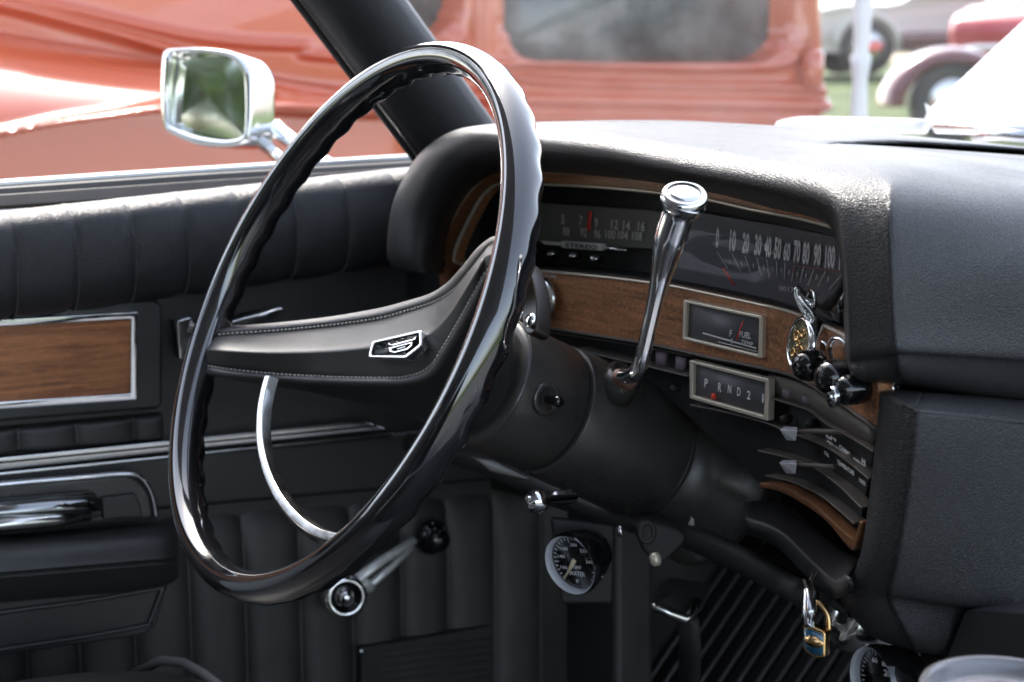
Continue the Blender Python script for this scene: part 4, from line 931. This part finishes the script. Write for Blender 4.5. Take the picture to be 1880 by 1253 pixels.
build('gauge_bracket', *prism_g([at(*q, 1.19) for q in ((1010, 950), (1130, 965), (1125, 1110), (1030, 1110))], FW*.012), BLK, bpy.data.objects['water_temperature_gauge'], bevel=.003)
round_gauge('oil_pressure_gauge', 'round black gauge cut off at the bottom edge below the ignition lock', 1615, 1246, .95, .0180, (-.90, -.05, .42),
            (('20', 30, .004, .5), ('60', 110, .003, .62), ('80', 60, .003, .62)), None)
# knobs under the column
hk = thing('chrome_pull_knob', 'small chrome ball knob under the left side of the column', 'knob', at(986, 921, 1.12))
V_, F_ = lathe_g(at(986, 921, 1.12), (-.2, -1, 0), [(.0035, -.03), (.0035, -.008), (.0060, -.0072), (.0085, -.003), (.0088, 0), (.0078, .005), (.005, .0078), (0, .0088)], 32); build('ball', V_, F_, CHR, hk)
build('side_nut', *lathe_g(at(1021, 915, 1.13), (-.2, -1, 0), [(.006, -.012), (.006, 0), (.004, .004), (0, .005)], 6), STEEL, hk, bevel=.0008)
lb = thing('linkage_bracket', 'dark metal linkage and ring bracket under the steering column', 'bracket', at(1200, 985, 1.12))
build('ring', *tube_g([at(1188+13*math.cos(k*.39), 978+18*math.sin(k*.39), 1.10) for k in range(16)], .0018, 8, closed=True), BLK, lb)
build('link_plate', *prism_g([at(*q, 1.13) for q in spx([(1170, 960), (1225, 965), (1262, 985), (1240, 1015), (1210, 1035), (1180, 1010)], 3, True)], FW*.02), BLK, lb, bevel=.003)
build('tab', *prism_g([at(*q, 1.08) for q in ((1262, 965), (1268, 948), (1276, 952), (1276, 968))], FW*.003), COLM, lb, bevel=.0008)
build('pin', *tube_g([at(1138, 966, 1.12), at(1140, 985, 1.12)], .002, 8), CHRD, lb)
build('bolt', *lathe_g(at(1199, 1028, 1.11), (-.2, -1, -.1), [(.005, -.004), (.005, 0), (.003, .002), (0, .002)], 12), GOLDT, lb)
# brake pedal
bp_ = thing('brake_pedal', 'black brake pedal pad with worn metal edge in the footwell', 'pedal', at(1232, 1110, 1.30))
build('pedal_pad', *prism_g([at(1205, 1075, 1.34), at(1290, 1088, 1.34), at(1268, 1138, 1.30), at(1198, 1112, 1.30)], Vector((0, .014, .006))), RUB, bp_, bevel=.003)
build('pedal_edge', *tube_g([at(1200, 1108, 1.295), at(1205, 1116, 1.292), at(1260, 1138, 1.29), at(1267, 1130, 1.292), at(1280, 1105, 1.31)], .0042, 10), STEEL if False else CHRD, bp_)
build('pedal_arm', *tube_g([at(1262, 1130, 1.33), at(1268, 1190, 1.36), at(1262, 1300, 1.40)], .012, 12, flat=.6), BLK, bp_)
# clear plastic cup
cc = at(1862, 1282, .74); cupz = (UP*.93-FW*.36).normalized()
cup = thing('clear_plastic_cup', 'clear plastic cup lid at the lower right corner', 'cup lid', cc)
build('cup_rim', *lathe_g(cc, (.05, .0, 1), [(.040, -.055), (.0405, -.02), (.0425, -.004), (.0435, 0), (.0428, .0025), (.0405, .003), (.0385, .001), (.0375, -.004), (.034, -.005), (.030, -.002), (.015, .002), (0, .0025)], 64), PLASTIC, cup, solid=.0008, soff=0)
build('cup_label', *lathe_g(cc, (.05, .0, 1), [(.0372, -.007), (.025, -.0065), (0, -.006)], 48), mat('cup_paper', (.45, .45, .55), .4, var=.5, vscale=60), cup)
# driver's seat
st_ = thing('driver_seat', "black ribbed vinyl driver's seat cushion with grey piping at the bottom edge", 'car seat', (-.4, -.35, .3))
sc0 = onax(330, 1222, 2, .60)
rows = []
for t in range(9):
    u_ = t/8; r = []
    for k in range(9):
        v_ = k/8; r.append(Vector((-.66+.56*u_, sc0.y+.0-.5*(v_), .626-.05*(2*u_-1)**6-.03*(1-v_)**8*1-.0*v_)))
    r.insert(0, Vector((-.66+.56*u_, sc0.y+.015-.04*(2*u_-1)**6, .556))); r.insert(0, Vector((-.66+.56*u_, sc0.y-.0-.04*(2*u_-1)**6, .42))); rows.append(r)
build('seat_cushion', *surf(rows, 3, 3), VINS, st_, solid=.01)
build('seat_piping', *tube_g([Vector((-.64+.52*k/14, sc0.y-.012-.02*(2*k/14-1)**6, .627-.035*(2*k/14-1)**6)) for k in range(15)], .004, 8), mat('grey_piping', (.12, .12, .12), .4), st_)
build('seat_back', *box_g((-.38, sc0.y-.62, .85), .56, .14, .65), VINS, st_, bevel=.05, segs=4)
build('seat_base', *box_g((-.38, sc0.y-.30, .34), .5, .5, .18), BLK, st_, bevel=.01)

# ------------------------------------------------------------------ 8. outside
ORG = mat('orange_paint', (.55, .12, .055), .2, coat=.8, rvar=.04, vscale=3)
b_ = ORG.node_tree.nodes['Principled BSDF']; b_.inputs['Coat IOR'].default_value = 1.62; b_.inputs['Coat Weight'].default_value = 1
oc_ = thing('orange_vintage_car', 'orange vintage sedan with rounded windows parked beside the driver side', 'car', (-2.6, 1.3, 0))
XP = -2.45
ridges = [  # (polyline, half width px, height m)
 ([(-200, -30), (0, 10), (136, 44), (300, 90), (460, 150), (620, 175), (880, 178)], 10, .03),
 ([(-200, -60), (44, 0), (136, 20), (238, 44), (340, 66), (453, 80), (560, 84)], 8, .02),
 ([(-200, 262), (0, 218), (102, 204), (204, 190), (300, 186), (504, 185), (620, 196), (880, 215), (1200, 222), (1500, 230)], 8, .03),
 ([(880, 122), (950, 118), (1100, 122), (1300, 126), (1430, 118), (1460, 90), (1474, 50), (1478, -40)], 7, .03),
 ([(925, -40), (925, 60), (940, 100), (980, 112), (1300, 117), (1415, 106), (1445, 70), (1450, -40)], 6, .02),
 ([(560, 100), (880, 130), (1000, 150), (1250, 158), (1450, 160), (1500, 168)], 8, .022),
 ([(880, 182), (1100, 186), (1300, 190), (1560, 196)], 12, .028),
 ([(1492, -60), (1494, 60), (1500, 130), (1506, 200)], 10, .02),
 ([(700, 78), (800, 84), (845, 60), (852, -40)], 12, .03)]
def rd_h(px, py):
    h = 0
    for P_, w_, a_ in ridges:
        best = 1e9
        for i in range(len(P_)-1):
            ax_, ay_ = P_[i]; bx_, by_ = P_[i+1]; vx, vy = bx_-ax_, by_-ay_; t = max(0, min(1, ((px-ax_)*vx+(py-ay_)*vy)/(vx*vx+vy*vy)))
            d = math.hypot(px-ax_-vx*t, py-ay_-vy*t)
            if d < best: best = d
        h += a_*math.exp(-(best/w_)**2)
    # front fender swelling between the upper ridge and its lip
    h -= .02*math.exp(-((px-880)/5)**2)
    if px < 900:
        yt = lerp_poly([(-300, 20), (0, 60), (300, 110), (600, 160), (900, 185)], px); yl = lerp_poly([(-300, 280), (0, 222), (300, 190), (900, 215)], px)
        t = (py-yt)/(yl-yt)
        fall = sm((900-px)/500)
        if 0 < t < 1: h += .30*fall*(.35*t+.65*math.sin(t*math.pi/2))
        elif t >= 1: h += .30*fall*max(0, 1-(py-yl)/14)**1.5
    return h
def in_win(px, py, W_):
    x0, x1, y1, r = W_; dx = max(x0+r-px, px-(x1-r), 0); dy = max(py-(y1-r), 0); return r-math.hypot(dx, dy)
wins = [(930, 1440, 112, 70), (700, 832, 66, 60)]
ridges = [(spx(P_, 3), w_, a_) for P_, w_, a_ in ridges]
rows = []
pys = list(range(-420, -60, 40))+list(range(-60, 345, 3))+[360, 400, 500, 700, 1000, 1400]
pxs = [-900, -600, -400, -300]+list(range(-200, 1500, 10))+list(range(1500, 1585, 8))
for py in pys:
    r = []
    for px in pxs:
        h = rd_h(px, py); p = onax(px, py, 0, XP)
        for W_ in wins:
            d = in_win(px, py, W_); h -= .06*sm((d+4)/8)
        if px > 1500: h -= .5*((px-1500)/85)**2
        if py < -60: h -= .5*((-60-py)/360)**2
        r.append(p+Vector((h, 0, 0)))
    rows.append(r)
build('car_side', *grid(rows), ORG, oc_, solid=.01, soff=-1)
wgl = mat('car_window', (.10, .115, .115), .12, coat=.3, var=.7, vscale=8)
for W_ in wins:
    o_ = spx([(W_[0]-6, -300), (W_[0]-6, W_[2]-50), (W_[0]+30, W_[2]+2), (W_[1]-30, W_[2]+2), (W_[1]+6, W_[2]-50), (W_[1]+6, -300)], 3)
    build('window', *prism_g([onax(*q, 0, XP-.045) for q in o_], (-.01, 0, 0)), wgl, oc_)
build('cowl_hinge', *lathe_g(onax(1490, 128, 0, XP+.02), (0, 0, 1), [(.02, -.05), (.03, -.04), (.03, .04), (.02, .05)], 16), ORG, oc_)
fe = onax(1560, 215, 0, -2.25)
build('rear_fender', *lathe_g(fe+Vector((-.32, .02, -.10)), (1, 0, 0), [(.13, -.2), (.155, 0), (.15, .06), (.11, .11), (.05, .13), (0, .135)], 40), ORG, oc_)
# simple classic cars further off: shaped shells with wheels
def car(nm, label, pos, yaw, L_, paint, dark, seed=0, hood=.78):
    o = thing(nm, label, 'car', pos); M_ = Matrix.Rotation(yaw, 3, 'Z'); P0 = Vector(pos)
    def T(x, y, z): return P0+M_ @ Vector((x, y, z))
    side = [(-L_/2, .42), (-L_/2+.02, .70), (-L_*.38, .86), (-L_*.22, .90), (-L_*.12, 1.36), (L_*.12, 1.40), (L_*.22, .95), (L_*.36, .88), (L_/2-.04, .74), (L_/2, .45), (L_/2-.1, .28), (-L_/2+.1, .28)]
    sd_ = crs([Vector((a_, 0, b_)) for a_, b_ in side], 4, True); rows = []
    for yv, s_ in ((-.86, .90), (-.90, .96), (-.82, 1), (0, 1.02), (.82, 1), (.90, .96), (.86, .90)):
        rows.append([T(q.x*(.985 if abs(yv) > .85 else 1), yv*(1-.22*sm((q.z-.9)/.4)), .3+(q.z-.3)*s_) for q in sd_+[sd_[0]]])
    v_, f_ = grid(rows); n_ = len(sd_)+1; f_ += [tuple(range(n_-1)), tuple(6*n_+k for k in range(n_-1))]
    build('body', v_, f_, paint, o)
    for sy in (-1, 1):
        build('side_window', *prism_g([T(a_, sy*(.865-.12*sm((b_-.9)/.4)), b_) for a_, b_ in ((-L_*.17, .97), (L_*.19, .98), (L_*.11, 1.30), (-L_*.11, 1.28))], M_ @ Vector((0, sy*.02, 0))), dark, o)
        for wx in (-L_*.31, L_*.31):
            w_ = build('wheel', *lathe_g(T(wx, sy*.80, .34), M_ @ Vector((0, sy, 0)), [(.20, -.09), (.32, -.09), (.345, -.05), (.345, .06), (.31, .10), (.22, .10), (.205, .08)], 32), RUB, o)
            build('hub_cap', *lathe_g(T(wx, sy*.80, .34), M_ @ Vector((0, sy, 0)), [(.205, .08), (.19, .09), (.10, .115), (0, .12)], 28), CHRD, w_)
            build('wheel_arch', *tube_g([T(wx+.40*math.cos(k*math.pi/12), sy*.89, .34+.40*math.sin(k*math.pi/12)) for k in range(13)], .03, 8), paint, o)
    for xx, nm_ in ((-L_/2-.03, 'bumper'), (L_/2+.03, 'bumper')):
        build(nm_, *tube_g([T(xx+(.12 if xx < 0 else -.12), -.85, .42), T(xx, -.6, .42), T(xx, .6, .42), T(xx+(.12 if xx < 0 else -.12), .85, .42)], .05, 10), CHRD, o)
    return o
dg = mat('far_glass', (.03, .035, .04), .08, coat=.3)
def gp(px, d):
    q = CAM+(FW+RT*((px-940)/FPX)).normalized()*d; q = Vector((q.x, q.y, 0)); q.z = gz(q.x, q.y); return q
wc_ = car('white_classic_car', 'white classic car with dark wheel arch standing behind the orange sedan', gp(1740, 22), R_(58), 4.6, mat('cream_paint', (.78, .77, .72), .3, coat=.5), dg)
MAR = mat('maroon_paint', (.12, .014, .022), .2, coat=.8)
q0 = gp(1740, 22); fr_ = RT*1; off_ = Vector((.94*FW.x, .94*FW.y, 0))*-1
build('sill_band', *tube_g([q0-RT*1.0+off_+Vector((0, 0, .42)), q0+RT*1.0+off_+Vector((0, 0, .46))], .10, 10, flat=1), MAR, wc_)
car('red_classic_car', 'red classic car on the grass behind the raised white bonnet', gp(1960, 19), R_(118), 4.6, mat('red_paint', (.42, .02, .03), .2, coat=.8), dg)
tq = gp(1722, 14.2); tf = thing('maroon_vintage_car', 'maroon vintage car with a curved fender over a dark tyre, beyond the white post', 'car', tq)
fv = -FW.copy(); fv.z = 0; fv.normalize()
build('fender_shell', *surf([[tq+RT*math.cos(k*math.pi/14)*r_*1.15+Vector((0, 0, .30+math.sin(k*math.pi/14)*r_))+fv*o_ for k in range(15)] for r_, o_ in ((.36, .14), (.40, .17), (.46, .14), (.50, .02), (.50, -.18))], 3, 3), MAR, tf, solid=.01)
build('engine_hood', *box_g(tq+RT*1.35+Vector((0, 0, .50))-fv*.45, 1.7, 1.1, .42, Matrix((RT, fv, Vector((0, 0, 1)))).transposed()), MAR, tf, bevel=.12, segs=5)
tw = build('tyre', *lathe_g(tq+Vector((0, 0, .34)), fv, [(.20, -.09), (.32, -.09), (.345, -.05), (.345, .06), (.31, .10), (.22, .10), (.205, .08)], 36), RUB, tf)
build('hub_cap', *lathe_g(tq+Vector((0, 0, .34)), fv, [(.205, .08), (.19, .09), (.10, .115), (0, .12)], 28), CHRD, tw)
# white turned post
pc = onax(1575, 250, 1, 2.0); wpst = thing('white_post', 'white turned post standing just beyond the windscreen', 'post', (pc.x, pc.y, gz(pc.x, pc.y)))
zz = pc.z; rr0 = .010
sc1 = (pc-CAM).length/FPX
prof_ = [(px_*sc1, zz+(250-py_)*sc1) for px_, py_ in ((16, 1200), (16, 250), (16, 225), (14, 180), (13, 150), (17, 128), (19, 112), (12, 103), (14, 80), (17, 40), (17, 0), (17, -120), (22, -130), (16, -160), (0, -165))]
prof_[0] = (prof_[1][0], 0.0)
V_, F_ = lathe_g((pc.x, pc.y, 0), (0, 0, 1), prof_, 32); build('post_shaft', V_, F_, WPLAS, wpst)
build('post_cap', *lathe_g((pc.x, pc.y, prof_[-1][1]-.005), (0, 0, 1), [(.012, 0), (.02, .012), (.014, .03), (0, .036)], 24), WPLAS, wpst)
# trees: behind the photographer's back (seen in the mirror) and far across the lawn
LEAF = mat('leaves', (.06, .105, .028), .6, var=.5, vscale=1.3); BARK = mat('bark', (.12, .09, .065), .85, bump=('noise', 40, 1, .02))
def tree_mesh(seed, H):
    rn = random.Random(seed); tr = []; tips = []
    tk = crs([Vector((0, 0, -.3)), Vector((.1, .05, H*.2)), Vector((-.05, .1, H*.45)), Vector((.1, 0, H*.8))], 4)
    tr.append(tube_g(tk, [.03*H*(1-.75*i/(len(tk)-1)) for i in range(len(tk))], 8))
    for i in range(11):
        b = tk[int(len(tk)*(.35+.6*i/11))-1]; a = i*2.4+rn.random(); L_ = H*(.34-.018*i)*rn.uniform(.8, 1.2)
        e_ = b+Vector((math.cos(a)*L_, math.sin(a)*L_, L_*.55)); tr.append(tube_g(crs([b, b.lerp(e_, .5)+Vector((0, 0, .1)), e_], 3), [.010*H*(1-.12*k) for k in range(7)], 6)); tips += [e_, b.lerp(e_, .65)]
    tips.append(tk[-1]); V_, F_ = [], []
    for t_ in tips:
        R0 = H*rn.uniform(.12, .20)
        for k in range(330):
            d = Vector((rn.gauss(0, 1), rn.gauss(0, 1), rn.gauss(0, .8))).normalized()*R0*rn.random()**.45
            c = t_+d; s_ = rn.uniform(.05, .11)*H/7; a = Vector((rn.gauss(0, 1), rn.gauss(0, 1), rn.gauss(0, 1))).normalized(); b = a.orthogonal().normalized()
            o = len(V_); V_ += [c-a*s_, c+b*s_*.5, c+a*s_, c-b*s_*.5]; F_.append((o, o+1, o+2, o+3))
    return merge(*tr), (V_, F_)
TM = [(tree_mesh(3, 7.5)), (tree_mesh(9, 9))]
def place_tree(i, x, y, label, s=1.0):
    t = thing('broadleaf_tree', label, 'tree', (x, y, gz(x, y)), 'trees round the lawn')
    off = Vector((x, y, gz(x, y))); (a, b), (c, d) = TM[i]
    build('trunk', [off+q*s for q in a], b, BARK, t); build('crown', [off+q*s for q in c], d, LEAF, t, smooth=False)
for k, (i, x, y, s) in enumerate(((0, -2.6, -9, .9), (1, -5.2, -11, 1.0), (0, -.4, -12, 1.0), (1, 2.4, -10, .9), (0, -9, -13, 1.3), (1, -14, -3, 1.0))):
    place_tree(i, x, y, ['green tree nearest behind the car, seen in the mirror', 'second green tree behind the car, left of the nearest', 'tree standing straight behind the car in the mirror', 'tree behind the passenger side of the car', 'largest tree furthest behind the car', 'tall tree beyond the orange car, to its left'][k], s)
